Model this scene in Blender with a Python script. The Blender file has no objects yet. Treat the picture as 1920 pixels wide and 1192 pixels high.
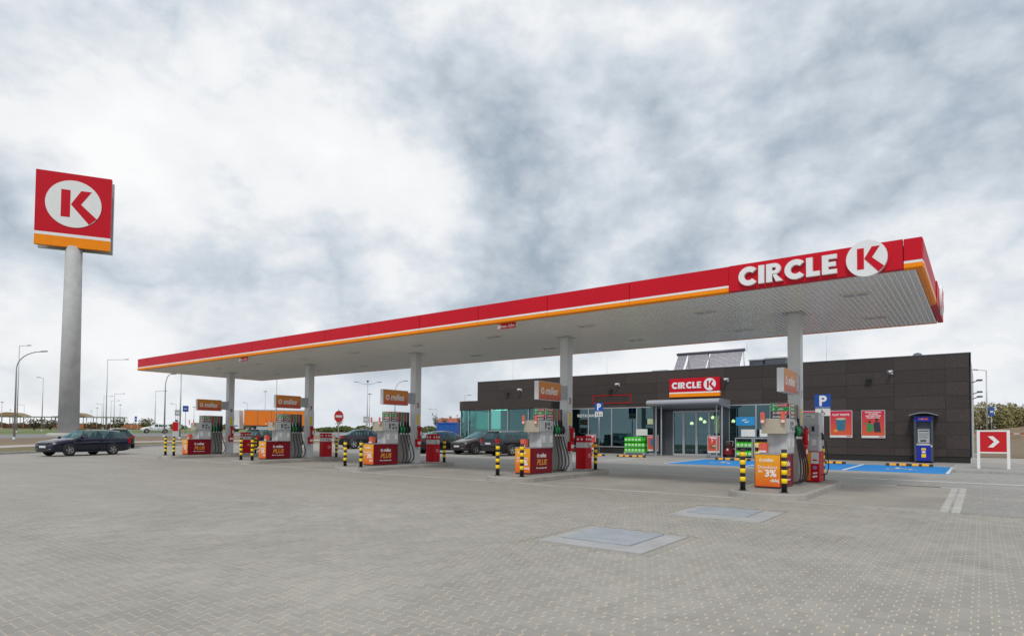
import bpy, bmesh, math, random
from mathutils import Matrix, Vector
random.seed(11)
sc = bpy.context.scene
COL = sc.collection
PI = math.pi

# ------------------------------------------------------------------ camera
F_PX, CY, YAW, PITCH, ROLL, CAM_H = 1165.93, 781.46, 0.647703, 0.0313319, 0.0084279, 1.57665
def cam_basis():
    cy, sy = math.cos(YAW), math.sin(YAW)
    fwd = Vector((-sy, cy, 0)); right = Vector((cy, sy, 0)); up = Vector((0, 0, 1))
    f2 = fwd*math.cos(PITCH) + up*math.sin(PITCH); u2 = up*math.cos(PITCH) - fwd*math.sin(PITCH)
    return right*math.cos(ROLL) + u2*math.sin(ROLL), u2*math.cos(ROLL) - right*math.sin(ROLL), f2
cd = bpy.data.cameras.new('Camera'); cam = bpy.data.objects.new('Camera', cd); COL.objects.link(cam)
r3, u3, f3 = cam_basis()
cam.matrix_world = Matrix(((r3.x, u3.x, -f3.x, 0), (r3.y, u3.y, -f3.y, 0), (r3.z, u3.z, -f3.z, CAM_H), (0, 0, 0, 1)))
cd.sensor_width = 36; cd.lens = F_PX/1920*36; cd.shift_y = (CY-596)/1920; cd.clip_start = .05; cd.clip_end = 9000
sc.camera = cam

# ------------------------------------------------------------------ sky, sun, exposure
SUN_EL, SUN_AZ = math.radians(52), math.radians(163)      # azimuth clockwise from +Y
world = bpy.data.worlds.new('World'); sc.world = world; world.use_nodes = True
wn, wl = world.node_tree.nodes, world.node_tree.links
wn.clear()
def N(nodes, t, **k):
    n = nodes.new(t)
    for a, b in k.items():
        if a.startswith('i_'): n.inputs[int(a[2:])].default_value = b
        else: setattr(n, a, b)
    return n
def build_sky():
    out = N(wn, 'ShaderNodeOutputWorld'); bg = N(wn, 'ShaderNodeBackground'); bg.inputs[1].default_value = .1
    sky = N(wn, 'ShaderNodeTexSky', sky_type='NISHITA', sun_disc=False, sun_elevation=SUN_EL, sun_rotation=SUN_AZ, air_density=1.2, dust_density=2.0)
    tc = N(wn, 'ShaderNodeTexCoord'); sep = N(wn, 'ShaderNodeSeparateXYZ'); wl.new(tc.outputs['Generated'], sep.inputs[0])
    def mth(op, a, b=None, c=None):
        n = N(wn, 'ShaderNodeMath', operation=op)
        for i, v in enumerate((a, b, c)):
            if v is None: continue
            if isinstance(v, (int, float)): n.inputs[i].default_value = v
            else: wl.new(v, n.inputs[i])
        return n.outputs[0]
    cv = N(wn, 'ShaderNodeVectorMath', operation='MULTIPLY'); wl.new(tc.outputs['Generated'], cv.inputs[0]); cv.inputs[1].default_value = (1, 1, 1.5)
    def noise(scale, detail, rough, off, dist=0.0):
        mp = N(wn, 'ShaderNodeMapping'); mp.inputs['Location'].default_value = off; wl.new(cv.outputs[0], mp.inputs[0])
        n = N(wn, 'ShaderNodeTexNoise'); n.inputs['Scale'].default_value = scale; n.inputs['Detail'].default_value = detail
        n.inputs['Roughness'].default_value = rough; n.inputs['Distortion'].default_value = dist; wl.new(mp.outputs[0], n.inputs['Vector'])
        return n.outputs['Fac']
    big = noise(2.1, 10, .60, SKY_OFF, .08); fine = mth('SUBTRACT', 1.0, mth('MULTIPLY', mth('ABSOLUTE', mth('SUBTRACT', noise(2.7, 9, .53, (9.1, 5.3, 0.0), .0), .5)), 3.2)); huge = noise(1.15, 2, .5, SKY_OFF2)
    d = mth('ADD', mth('ADD', mth('MULTIPLY', big, .62), mth('SUBTRACT', mth('MULTIPLY', fine, .27), .062)), mth('MULTIPLY', huge, .36))
    ramp = N(wn, 'ShaderNodeValToRGB'); wl.new(d, ramp.inputs[0]); el = ramp.color_ramp.elements
    el[0].position = .49; el[0].color = (8.75, 8.78, 8.85, 1)
    el[1].position = .77; el[1].color = (3.4, 4.05, 4.8, 1)
    e = el.new(.60); e.color = (7.9, 8.05, 8.25, 1)
    e = el.new(.675); e.color = (5.8, 6.35, 6.95, 1)
    # small breaks where the blue sky shows through
    gap = N(wn, 'ShaderNodeMapRange'); wl.new(noise(3.2, 6, .55, (21.0, 4.0, 0)), gap.inputs[0])
    gap.inputs[1].default_value = .60; gap.inputs[2].default_value = .74; gap.inputs[3].default_value = 0; gap.inputs[4].default_value = .35
    mx = N(wn, 'ShaderNodeMix', data_type='RGBA'); wl.new(gap.outputs[0], mx.inputs[0]); wl.new(ramp.outputs[0], mx.inputs[6]); wl.new(sky.outputs[0], mx.inputs[7])
    # pale milky air towards the horizon
    hz = N(wn, 'ShaderNodeMapRange'); wl.new(sep.outputs[2], hz.inputs[0]); hz.inputs[1].default_value = .22; hz.inputs[2].default_value = .0; hz.inputs[3].default_value = 0; hz.inputs[4].default_value = .40
    mx2 = N(wn, 'ShaderNodeMix', data_type='RGBA'); wl.new(hz.outputs[0], mx2.inputs[0]); wl.new(mx.outputs[2], mx2.inputs[6]); mx2.inputs[7].default_value = (8.2, 8.3, 8.45, 1)
    wl.new(mx2.outputs[2], bg.inputs[0]); wl.new(bg.outputs[0], out.inputs[0])
SKY_OFF, SKY_OFF2 = (13.729, 10.674, 4.111), (15.077, 33.373, 0)
build_sky()
sd = bpy.data.lights.new('Sun', 'SUN'); sd.energy = 1.5; sd.angle = math.radians(11); sd.color = (1, .96, .9)
sun = bpy.data.objects.new('Sun', sd); COL.objects.link(sun)
sdir = Vector((math.sin(SUN_AZ)*math.cos(SUN_EL), math.cos(SUN_AZ)*math.cos(SUN_EL), math.sin(SUN_EL)))
sun.rotation_euler = sdir.to_track_quat('Z', 'Y').to_euler()
sc.view_settings.view_transform = 'Standard'; sc.view_settings.look = 'None'; sc.view_settings.gamma = 1; sc.view_settings.exposure = .15

# ------------------------------------------------------------------ terrain height
GX, GY = -0.0030914, 0.0112379
EX = [(-1e9, 0), (42, 0), (100, .8), (200, 1.5), (450, 2.2), (1e9, 2.2)]
def T(x, y):
    d = -.6035*x + .7974*y
    for (a, va), (b, vb) in zip(EX, EX[1:]):
        if d <= b: e = va + (vb-va)*(d-a)/(b-a); break
    return GX*x + GY*y + e

# ------------------------------------------------------------------ materials
MATS = {}
def lin(c): return tuple(((v/255)/12.92 if v/255 <= .04045 else ((v/255+.055)/1.055)**2.4) for v in c)
def M(name, col, rough=.6, metal=0., var=.10, scale=6., bump=0., bscale=40., coat=0., spec=.5, island=0.):
    if name in MATS: return MATS[name]
    m = bpy.data.materials.new(name); m.use_nodes = True; n, l = m.node_tree.nodes, m.node_tree.links
    b = n['Principled BSDF']; b.inputs['Roughness'].default_value = rough; b.inputs['Metallic'].default_value = metal
    b.inputs['Coat Weight'].default_value = coat; b.inputs['Specular IOR Level'].default_value = spec
    g = N(n, 'ShaderNodeNewGeometry'); ns = N(n, 'ShaderNodeTexNoise'); ns.inputs['Scale'].default_value = scale; ns.inputs['Detail'].default_value = 6; ns.inputs['Roughness'].default_value = .62
    l.new(g.outputs['Position'], ns.inputs['Vector'])
    mr = N(n, 'ShaderNodeMapRange'); l.new(ns.outputs['Fac'], mr.inputs[0]); mr.inputs[1].default_value = .25; mr.inputs[2].default_value = .75; mr.inputs[3].default_value = 1-var; mr.inputs[4].default_value = 1+var
    val = mr.outputs[0]
    if island:
        oi = N(n, 'ShaderNodeObjectInfo'); a = N(n, 'ShaderNodeMath', operation='ADD'); l.new(oi.outputs['Random'], a.inputs[0]); l.new(g.outputs['Random Per Island'], a.inputs[1])
        f = N(n, 'ShaderNodeMath', operation='FRACT'); l.new(a.outputs[0], f.inputs[0])
        r2 = N(n, 'ShaderNodeMapRange'); l.new(f.outputs[0], r2.inputs[0]); r2.inputs[3].default_value = 1-island; r2.inputs[4].default_value = 1+island
        mu = N(n, 'ShaderNodeMath', operation='MULTIPLY'); l.new(val, mu.inputs[0]); l.new(r2.outputs[0], mu.inputs[1]); val = mu.outputs[0]
    vm = N(n, 'ShaderNodeVectorMath', operation='SCALE'); vm.inputs[0].default_value = col[:3]; l.new(val, vm.inputs['Scale'])
    l.new(vm.outputs[0], b.inputs['Base Color'])
    if bump:
        n2 = N(n, 'ShaderNodeTexNoise'); n2.inputs['Scale'].default_value = bscale; n2.inputs['Detail'].default_value = 5; l.new(g.outputs['Position'], n2.inputs['Vector'])
        bp_ = N(n, 'ShaderNodeBump'); bp_.inputs['Strength'].default_value = bump; bp_.inputs['Distance'].default_value = .02; l.new(n2.outputs['Fac'], bp_.inputs['Height']); l.new(bp_.outputs[0], b.inputs['Normal'])
    MATS[name] = m; return m
def emis(name, col, st):
    if name in MATS: return MATS[name]
    m = bpy.data.materials.new(name); m.use_nodes = True; b = m.node_tree.nodes['Principled BSDF']
    b.inputs['Base Color'].default_value = (*col, 1); b.inputs['Emission Color'].default_value = (*col, 1); b.inputs['Emission Strength'].default_value = st
    MATS[name] = m; return m
def glassmat(name, tint, refl=.06, rough=.02, base_mix=0.0, base=(0.01, .02, .02)):
    m = bpy.data.materials.new(name); m.use_nodes = True; n, l = m.node_tree.nodes, m.node_tree.links; n.clear()
    out = N(n, 'ShaderNodeOutputMaterial'); tr = N(n, 'ShaderNodeBsdfTransparent'); tr.inputs[0].default_value = (*tint, 1)
    gl = N(n, 'ShaderNodeBsdfGlossy'); gl.inputs['Roughness'].default_value = rough; gl.inputs[0].default_value = (.58, .90, 1, 1)
    ge = N(n, 'ShaderNodeNewGeometry'); dt = N(n, 'ShaderNodeVectorMath', operation='DOT_PRODUCT'); l.new(ge.outputs['Normal'], dt.inputs[0]); l.new(ge.outputs['Incoming'], dt.inputs[1])
    ab = N(n, 'ShaderNodeMath', operation='ABSOLUTE'); l.new(dt.outputs['Value'], ab.inputs[0]); om = N(n, 'ShaderNodeMath', operation='SUBTRACT'); om.inputs[0].default_value = 1; l.new(ab.outputs[0], om.inputs[1])
    pw = N(n, 'ShaderNodeMath', operation='POWER'); l.new(om.outputs[0], pw.inputs[0]); pw.inputs[1].default_value = 4.5
    ad = N(n, 'ShaderNodeMath', operation='MULTIPLY_ADD'); l.new(pw.outputs[0], ad.inputs[0]); ad.inputs[1].default_value = .7; ad.inputs[2].default_value = .035+refl
    mx = N(n, 'ShaderNodeMixShader'); l.new(ad.outputs[0], mx.inputs[0]); l.new(tr.outputs[0], mx.inputs[1]); l.new(gl.outputs[0], mx.inputs[2])
    l.new(mx.outputs[0], out.inputs[0]); MATS[name] = m; return m

# paving of interlocking double-T blocks: pattern in world metres
PX_, PY_ = .14, .20
def paving_mat(name, base, joint, joint_w, contrast=1.0, brick=False):
    m = bpy.data.materials.new(name); m.use_nodes = True; n, l = m.node_tree.nodes, m.node_tree.links
    b = n['Principled BSDF']; b.inputs['Roughness'].default_value = .82; b.inputs['Specular IOR Level'].default_value = .3
    g = N(n, 'ShaderNodeNewGeometry'); sp = N(n, 'ShaderNodeSeparateXYZ'); l.new(g.outputs['Position'], sp.inputs[0])
    def mt(op, *a):
        k = N(n, 'ShaderNodeMath', operation=op)
        for i, v in enumerate(a):
            if isinstance(v, (int, float)): k.inputs[i].default_value = v
            else: l.new(v, k.inputs[i])
        return k.outputs[0]
    X, Y = sp.outputs[0], sp.outputs[1]
    if brick:
        row = mt('FLOOR', mt('DIVIDE', X, .10)); ys = mt('ADD', mt('DIVIDE', Y, .20), mt('MULTIPLY', mt('PINGPONG', row, 1), .5))
        dx = mt('MULTIPLY', mt('PINGPONG', mt('DIVIDE', X, .10), .5), .10)
        dy = mt('MULTIPLY', mt('PINGPONG', ys, .5), .20)
        cell = mt('ADD', mt('MULTIPLY', row, 7.31), mt('FLOOR', ys))
    else:
        w = mt('MULTIPLY', mt('MAXIMUM', mt('MINIMUM', mt('MULTIPLY', mt('COSINE', mt('MULTIPLY', Y, 2*PI/PY_)), 1.7), 1), -1), .0245)
        xm = mt('MODULO', mt('ADD', X, 1000*2*PX_ + PX_/2), 2*PX_)     # boundary i=0 sits at PX_ here, see pavers
        d1 = mt('ABSOLUTE', mt('SUBTRACT', xm, mt('ADD', PX_, w))); 
        d0 = mt('ABSOLUTE', mt('ADD', xm, w)); d2 = mt('ABSOLUTE', mt('SUBTRACT', mt('SUBTRACT', xm, 2*PX_), mt('MULTIPLY', w, -1)))
        dx = mt('MINIMUM', d1, mt('MINIMUM', d0, d2))
        even = mt('LESS_THAN', xm, mt('ADD', PX_, w))
        ysh = mt('ADD', mt('DIVIDE', Y, PY_), mt('MULTIPLY', mt('SUBTRACT', 1, even), .5))
        dy = mt('MULTIPLY', mt('PINGPONG', ysh, .5), PY_)
        cell = mt('ADD', mt('MULTIPLY', mt('FLOOR', mt('DIVIDE', mt('ADD', X, PX_/2), PX_)), 7.31), mt('FLOOR', ysh))
    dmin = mt('MINIMUM', dx, mt('ADD', dy, .001))
    jf = N(n, 'ShaderNodeMapRange'); l.new(dmin, jf.inputs[0]); jf.inputs[1].default_value = joint_w; jf.inputs[2].default_value = joint_w*.45; jf.inputs[3].default_value = 0; jf.inputs[4].default_value = contrast
    wn_ = N(n, 'ShaderNodeTexWhiteNoise', noise_dimensions='1D'); l.new(cell, wn_.inputs['W'])
    ns = N(n, 'ShaderNodeTexNoise'); ns.inputs['Scale'].default_value = .35; ns.inputs['Detail'].default_value = 8; ns.inputs['Roughness'].default_value = .6; l.new(g.outputs['Position'], ns.inputs['Vector'])
    nf = N(n, 'ShaderNodeTexNoise'); nf.inputs['Scale'].default_value = 60; nf.inputs['Detail'].default_value = 4; l.new(g.outputs['Position'], nf.inputs['Vector'])
    mp = N(n, 'ShaderNodeMapping'); mp.inputs['Scale'].default_value = (.10, 1.1, 1); l.new(g.outputs['Position'], mp.inputs[0]); st_ = N(n, 'ShaderNodeTexNoise'); st_.inputs['Scale'].default_value = 1; st_.inputs['Detail'].default_value = 6; l.new(mp.outputs[0], st_.inputs['Vector'])
    k = mt('ADD', mt('ADD', mt('ADD', mt('MULTIPLY', wn_.outputs['Value'], .14), mt('MULTIPLY', st_.outputs['Fac'], .30)), mt('MULTIPLY', ns.outputs['Fac'], .36)), mt('ADD', mt('MULTIPLY', nf.outputs['Fac'], .16), .52))
    vm = N(n, 'ShaderNodeVectorMath', operation='SCALE'); vm.inputs[0].default_value = base; l.new(k, vm.inputs['Scale'])
    mx = N(n, 'ShaderNodeMix', data_type='RGBA'); l.new(jf.outputs[0], mx.inputs[0]); l.new(vm.outputs[0], mx.inputs[6]); mx.inputs[7].default_value = (*joint, 1)
    l.new(mx.outputs[2], b.inputs['Base Color']); MATS[name] = m; return m

# ------------------------------------------------------------------ mesh helpers
class MB:
    def __init__(s): s.v = []; s.f = []; s.m = []; s.sm = []
    def add(s, vs, fs, mi=0, sm=False):
        o = len(s.v); s.v += [tuple(v) for v in vs]
        for f in fs: s.f.append(tuple(i+o for i in f)); s.m.append(mi); s.sm.append(sm)
        return s
    def box(s, x0, x1, y0, y1, z0, z1, mi=0, bev=0.0):
        if bev <= 0:
            return s.add([(x0, y0, z0), (x1, y0, z0), (x1, y1, z0), (x0, y1, z0), (x0, y0, z1), (x1, y0, z1), (x1, y1, z1), (x0, y1, z1)],
                  [(3, 2, 1, 0), (4, 5, 6, 7), (0, 1, 5, 4), (1, 2, 6, 5), (2, 3, 7, 6), (3, 0, 4, 7)], mi)
        bm = bmesh.new(); bmesh.ops.create_cube(bm, size=1)
        for v in bm.verts: v.co = Vector(((x0+x1)/2+v.co.x*(x1-x0), (y0+y1)/2+v.co.y*(y1-y0), (z0+z1)/2+v.co.z*(z1-z0)))
        bmesh.ops.bevel(bm, geom=bm.edges[:], offset=bev, segments=2, affect='EDGES', clamp_overlap=True)
        bm.verts.index_update(); s.add([v.co[:] for v in bm.verts], [[v.index for v in f.verts] for f in bm.faces], mi); bm.free(); return s
    def prism(s, poly, a, b, axis='z', mi=0, mi_side=None):
        n = len(poly)
        def P(p, t): return {'z': (p[0], p[1], t), 'y': (p[0], t, p[1]), 'x': (t, p[0], p[1])}[axis]
        vs = [P(p, a) for p in poly] + [P(p, b) for p in poly]
        s.add(vs, [tuple(range(n))[::-1], tuple(range(n, 2*n))], mi)
        s.add(vs, [(i, (i+1) % n, n+(i+1) % n, n+i) for i in range(n)], mi if mi_side is None else mi_side); return s
    def cyl(s, p0, p1, r0, r1=None, n=12, mi=0, caps=True):
        r1 = r0 if r1 is None else r1; return s.tube([p0, p1], [r0, r1], n, mi, caps)
    def tube(s, pts, r, n=8, mi=0, caps=True):
        pts = [Vector(p) for p in pts]; rs = r if isinstance(r, (list, tuple)) else [r]*len(pts)
        vs = []; prev = None
        for i, p in enumerate(pts):
            t = (pts[min(i+1, len(pts)-1)] - pts[max(i-1, 0)]).normalized()
            if prev is None: a = t.orthogonal().normalized()
            else: a = (prev - t*prev.dot(t)).normalized()
            prev = a; b = t.cross(a)
            vs += [p + (a*math.cos(2*PI*k/n) + b*math.sin(2*PI*k/n))*rs[i] for k in range(n)]
        fs = [(i*n+k, i*n+(k+1) % n, (i+1)*n+(k+1) % n, (i+1)*n+k) for i in range(len(pts)-1) for k in range(n)]
        s.add(vs, fs, mi, True)
        if caps: s.add(vs, [tuple(range(n))[::-1], tuple(range(len(vs)-n, len(vs)))], mi)
        return s
    def lathe(s, prof, n=24, axis='z', c=(0, 0, 0), mi=0):
        vs = []
        for r, h in prof:
            for k in range(n):
                a = 2*PI*k/n; q = (r*math.cos(a), r*math.sin(a), h)
                q = {'z': q, 'y': (q[0], q[2], q[1]), 'x': (q[2], q[0], q[1])}[axis]; vs.append((q[0]+c[0], q[1]+c[1], q[2]+c[2]))
        fs = [(i*n+k, i*n+(k+1) % n, (i+1)*n+(k+1) % n, (i+1)*n+k) for i in range(len(prof)-1) for k in range(n)]
        return s.add(vs, fs, mi, True)
    def mesh(s, name, mats, recalc=True):
        me = bpy.data.meshes.new(name); me.from_pydata(s.v, [], s.f)
        for m in (mats if isinstance(mats, (list, tuple)) else [mats]): me.materials.append(m)
        me.polygons.foreach_set('material_index', s.m); me.polygons.foreach_set('use_smooth', s.sm)
        if recalc:
            bm = bmesh.new(); bm.from_mesh(me); bmesh.ops.remove_doubles(bm, verts=bm.verts, dist=1e-5); bmesh.ops.recalc_face_normals(bm, faces=bm.faces); bm.to_mesh(me); bm.free()
        me.update(); return me
    def build(s, name, mats, parent=None, recalc=True, loc=None):
        return link(name, s.mesh(name, mats, recalc), parent, loc)
def link(name, me, parent=None, loc=None):
    o = bpy.data.objects.new(name, me); COL.objects.link(o); o.parent = parent
    if loc is not None: o.location = loc
    return o
def tag(o, label=None, cat=None, group=None, kind=None):
    if label: o['label'] = label
    if cat: o['category'] = cat
    if group: o['group'] = group
    if kind: o['kind'] = kind
    return o
def empty(name, loc=(0, 0, 0), rz=0., label=None, cat=None, group=None):
    o = bpy.data.objects.new(name, None); COL.objects.link(o); o.location = loc; o.rotation_euler = (0, 0, rz); o.empty_display_size = .2
    return tag(o, label, cat, group)
def dup(o, parent=None, loc=None, rz=None, label=None):
    c = o.copy(); COL.objects.link(c); c.parent = parent
    if loc is not None: c.location = loc
    if rz is not None: c.rotation_euler = (0, 0, rz)
    if label: c['label'] = label
    for ch in list(o.children): dup(ch, c)
    return c
_tc = {}
def text_mesh(body, size, bold=.0, shear=0., depth=.004, align='CENTER'):
    k = (body, size, bold, shear, depth, align)
    if k in _tc: return _tc[k]
    cu = bpy.data.curves.new('lettering', 'FONT'); cu.body = body; cu.size = size; cu.offset = bold*size; cu.shear = shear; cu.extrude = depth/2; cu.align_x = align; cu.align_y = 'CENTER'; cu.resolution_u = 3
    o = bpy.data.objects.new('lettering', cu); COL.objects.link(o); dg = bpy.context.evaluated_depsgraph_get()
    me = bpy.data.meshes.new_from_object(o.evaluated_get(dg)); bpy.data.objects.remove(o); me.materials.clear(); _tc[k] = me; return me
def frame(o, origin, xd, yd):
    x = Vector(xd).normalized(); y = Vector(yd).normalized(); z = x.cross(y)
    o.matrix_local = Matrix(((x.x, y.x, z.x, origin[0]), (x.y, y.y, z.y, origin[1]), (x.z, y.z, z.z, origin[2]), (0, 0, 0, 1))); return o
def text(body, mat, parent, origin, xd, yd=(0, 0, 1), size=.2, bold=.02, shear=0., depth=.004, align='CENTER', name='lettering'):
    me = text_mesh(body, size, bold, shear, depth, align).copy(); me.materials.append(mat)
    return frame(link(name, me, parent), origin, xd, yd)
def flat(polys, name, mat, parent, origin, xd, yd=(0, 0, 1), depth=.006):
    mb = MB()
    for p in polys: mb.prism(p, -depth/2, depth/2)
    return frame(mb.build(name, mat, parent), origin, xd, yd)
def circ(r, n=32, cx=0, cy=0, a0=0., a1=2*PI, ry=None):
    return [(cx+r*math.cos(a0+(a1-a0)*k/n), cy+(ry or r)*math.sin(a0+(a1-a0)*k/n)) for k in range(n if a1-a0 > 6.28 else n+1)]
def sheet(name, poly_fn, nx, ny, off, mat, kind='structure', parent=None):
    """a ground sheet following the terrain; poly_fn(u,v)->(x,y)"""
    vs = []; fs = []
    for j in range(ny+1):
        for i in range(nx+1):
            x, y = poly_fn(i/nx, j/ny); vs.append((x, y, T(x, y)+off))
    for j in range(ny):
        for i in range(nx):
            a = j*(nx+1)+i; fs.append((a, a+1, a+nx+2, a+nx+1))
    mb = MB(); mb.add(vs, fs)
    ring = [i for i in range(nx+1)]+[(j+1)*(nx+1)-1 for j in range(1, ny+1)]+[ny*(nx+1)+i for i in range(nx-1, -1, -1)]+[j*(nx+1) for j in range(ny-1, 0, -1)]
    if off > .002:
        m_ = len(ring); mb.add([vs[k] for k in ring]+[(vs[k][0], vs[k][1], vs[k][2]-off-.02) for k in ring], [(k, (k+1) % m_, m_+(k+1) % m_, m_+k) for k in range(m_)])
    o = mb.build(name, mat, parent, recalc=False)
    if o.data.polygons[0].normal.z < 0: o.data.flip_normals()
    if kind and parent is None: o['kind'] = kind
    return o
def rect(x0, x1, y0, y1): return lambda u, v: (x0+(x1-x0)*u, y0+(y1-y0)*v)

# palette
RED = M('sign_red', lin((196, 12, 36)), .45, var=.06, scale=.8, spec=.22)
WHITE = M('sign_white', (.78, .79, .81), .4, var=.04, scale=2)
ORANGE = M('sign_orange', lin((244, 140, 0)), .45, var=.06, scale=1, spec=.25)
STEEL = M('brushed_steel', (.50, .52, .55), .38, .7, .08, 3)
GALV = M('galvanised_steel', (.42, .44, .45), .5, .55, .14, 5)
GREYP = M('grey_paint', (.40, .42, .45), .45, 0, .08, 3)
LGREY = M('light_grey_paint', (.47, .485, .50), .42, 0, .06, 3)
DGREY = M('dark_grey_metal', (.085, .095, .11), .45, .2, .12, 5)
BLACK = M('black_rubber', (.016, .016, .017), .6, 0, .2, 8)
BLK = M('black_paint', (.02, .02, .021), .45, 0, .15, 8)
YEL = M('yellow_paint', lin((248, 208, 0)), .5, 0, .10, 7)
DRED = M('pump_dark_red', lin((128, 6, 28)), .45, 0, .08, 2, spec=.25)
BRED = M('bright_red', lin((190, 6, 26)), .45, 0, .08, 2, spec=.25)
CONC = M('concrete', (.34, .33, .31), .85, 0, .22, 1.2, bump=.25, bscale=30)
CONCL = M('light_concrete', (.44, .43, .40), .85, 0, .18, 2.0, bump=.25, bscale=30)
KERB = M('kerb_concrete', (.36, .36, .35), .85, 0, .2, 3, bump=.3, bscale=25)
PAINTW = M('road_paint_white', (.62, .62, .61), .7, 0, .15, 5)
BLUEP = M('bay_blue_paint', lin((0, 124, 196)), .65, 0, .10, 2.5)
BLUES = M('sign_blue', lin((18, 78, 170)), .4, 0, .05, 2)
GOLD = M('lettering_gold', lin((222, 150, 50)), .45, 0, .05, 2)

# ------------------------------------------------------------------ ground
PAVE = paving_mat('interlocking_paving', (.292, .280, .255), (.50, .43, .335), .0078, .7)
PAVEB = paving_mat('grey_block_paving', (.305, .297, .280), (.23, .223, .21), .004, .55, brick=True)
SAND = M('joint_sand', (.53, .455, .35), .95, 0, .18, 30)
PAVER = M('paver_concrete', (.315, .301, .272), .82, 0, .16, .45, bump=.25, bscale=260, spec=.3, island=.07)
def terrain_mat():
    m = bpy.data.materials.new('dry_grassland'); m.use_nodes = True; n, l = m.node_tree.nodes, m.node_tree.links; b = n['Principled BSDF']; b.inputs['Roughness'].default_value = .95
    g = N(n, 'ShaderNodeNewGeometry'); n1 = N(n, 'ShaderNodeTexNoise'); n1.inputs['Scale'].default_value = .02; n1.inputs['Detail'].default_value = 8; l.new(g.outputs['Position'], n1.inputs[0])
    n2 = N(n, 'ShaderNodeTexNoise'); n2.inputs['Scale'].default_value = 1.4; n2.inputs['Detail'].default_value = 8; l.new(g.outputs['Position'], n2.inputs[0])
    r = N(n, 'ShaderNodeValToRGB'); e = r.color_ramp.elements; e[0].position = .42; e[0].color = (.10, .15, .03, 1); e[1].position = .62; e[1].color = (.20, .165, .09, 1); l.new(n1.outputs[0], r.inputs[0])
    mr = N(n, 'ShaderNodeMapRange'); l.new(n2.outputs[0], mr.inputs[0]); mr.inputs[1].default_value = .2; mr.inputs[2].default_value = .8; mr.inputs[3].default_value = .6; mr.inputs[4].default_value = 1.4
    v = N(n, 'ShaderNodeVectorMath', operation='SCALE'); l.new(r.outputs[0], v.inputs[0]); l.new(mr.outputs[0], v.inputs['Scale']); l.new(v.outputs[0], b.inputs['Base Color']); return m
def axis_pts(lo, hi, near): 
    p = [0.0]; s = near
    while p[-1] < hi: p.append(p[-1]+s); s *= 1.16
    q = [0.0]; s = near
    while q[-1] > lo: q.append(q[-1]-s); s *= 1.16
    return sorted(set(p+q))
def make_terrain():
    xs = axis_pts(-3500, 3500, 4); ys = axis_pts(-600, 3500, 4); vs = [(x-20, y+20, T(x-20, y+20)-.05) for y in ys for x in xs]; nx = len(xs)
    mb = MB(); mb.add(vs, [(j*nx+i, j*nx+i+1, (j+1)*nx+i+1, (j+1)*nx+i) for j in range(len(ys)-1) for i in range(nx-1)], 0, True)
    tag(mb.build('ground', terrain_mat(), recalc=False), kind='structure')
make_terrain()
KL = [(-33, -22), (-38, -8), (-41.5, 1), (-45.8, 11), (-51.5, 18.3), (-54.0, 22.0), (-54.6, 24.5), (-53.6, 27.0), (-50.5, 31.5), (-46.5, 38), (-43.5, 48), (-41.5, 64), (-40, 90)]
def resample(pl, n):
    L = [0]
    for a, b in zip(pl, pl[1:]): L.append(L[-1]+math.dist(a, b))
    out = []
    for k in range(n+1):
        t = L[-1]*k/n; i = max(j for j in range(len(pl)) if L[j] <= t+1e-9); i = min(i, len(pl)-2); u = (t-L[i])/(L[i+1]-L[i]); out.append((pl[i][0]+(pl[i+1][0]-pl[i][0])*u, pl[i][1]+(pl[i+1][1]-pl[i][1])*u))
    return out
KR = resample(KL, 90)
for _ in range(3): KR = [KR[0]] + [((a[0]+2*b[0]+c[0])/4, (a[1]+2*b[1]+c[1])/4) for a, b, c in zip(KR, KR[1:], KR[2:])] + [KR[-1]]
def off_pt(t, o):
    k = min(int(t*90), 89); u = t*90-k; p = (KR[k][0]+(KR[k+1][0]-KR[k][0])*u, KR[k][1]+(KR[k+1][1]-KR[k][1])*u)
    i0, i1 = max(k-6, 0), min(k+7, 90); dx, dy = KR[i1][0]-KR[i0][0], KR[i1][1]-KR[i0][1]; L = math.hypot(dx, dy); return (p[0]-dy/L*o, p[1]+dx/L*o)
def band(name, a, b, off, mat, nx=90, ny=4, t0=0., t1=1.): return sheet(name, lambda u, v: off_pt(t0+(t1-t0)*u, a+(b-a)*v), nx, ny, off, mat)
# forecourt, laid out from the kerb line to the right-hand edge
sheet('forecourt', lambda u, v: ((lambda p: (p[0]+(60-p[0])*v, p[1]+((-22+62*u if True else 0)-p[1])*v))(off_pt(u*.80, 0))), 60, 40, 0., PAVE)
DIRT = M('dry_dirt', (.185, .135, .085), .95, 0, .35, .8, bump=.6, bscale=6)
LAWN = M('short_dry_lawn', (.15, .125, .055), .95, 0, .4, 1.5, bump=.6, bscale=12)
ASPH = M('road_asphalt', (.20, .20, .205), .85, 0, .15, .6)
SLABW = M('footway_slabs', (.40, .375, .345), .85, 0, .15, 1.2)
def kerb():
    mb = MB(); n = 90; prof = [(-.02, -.1), (-.02, .115), (0.0, .13), (.13, .13), (.15, .115), (.15, -.1)]
    vs = []
    for k in range(n+1):
        for o, z in prof:
            x, y = off_pt(k/n, o); vs.append((x, y, T(x, y)+z))
    m = len(prof); mb.add(vs, [(k*m+i, k*m+i+1, (k+1)*m+i+1, (k+1)*m+i) for k in range(n) for i in range(m-1)])
    tag(mb.build('kerb', KERB, recalc=True), kind='structure')
kerb()
band('verge_lawn', .15, 6.2, .10, LAWN); band('footway', 6.2, 9.4, .12, SLABW); band('verge_dirt', 9.4, 30, .10, DIRT, ny=8)
band('access_road', 30, 50, .11, ASPH, ny=6)
GRASS = M('spring_grass', (.12, .20, .03), .95, 0, .35, .8, bump=.5, bscale=10)
band('green_lawn', 50, 90, .10, GRASS, ny=6, t1=.42)

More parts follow.
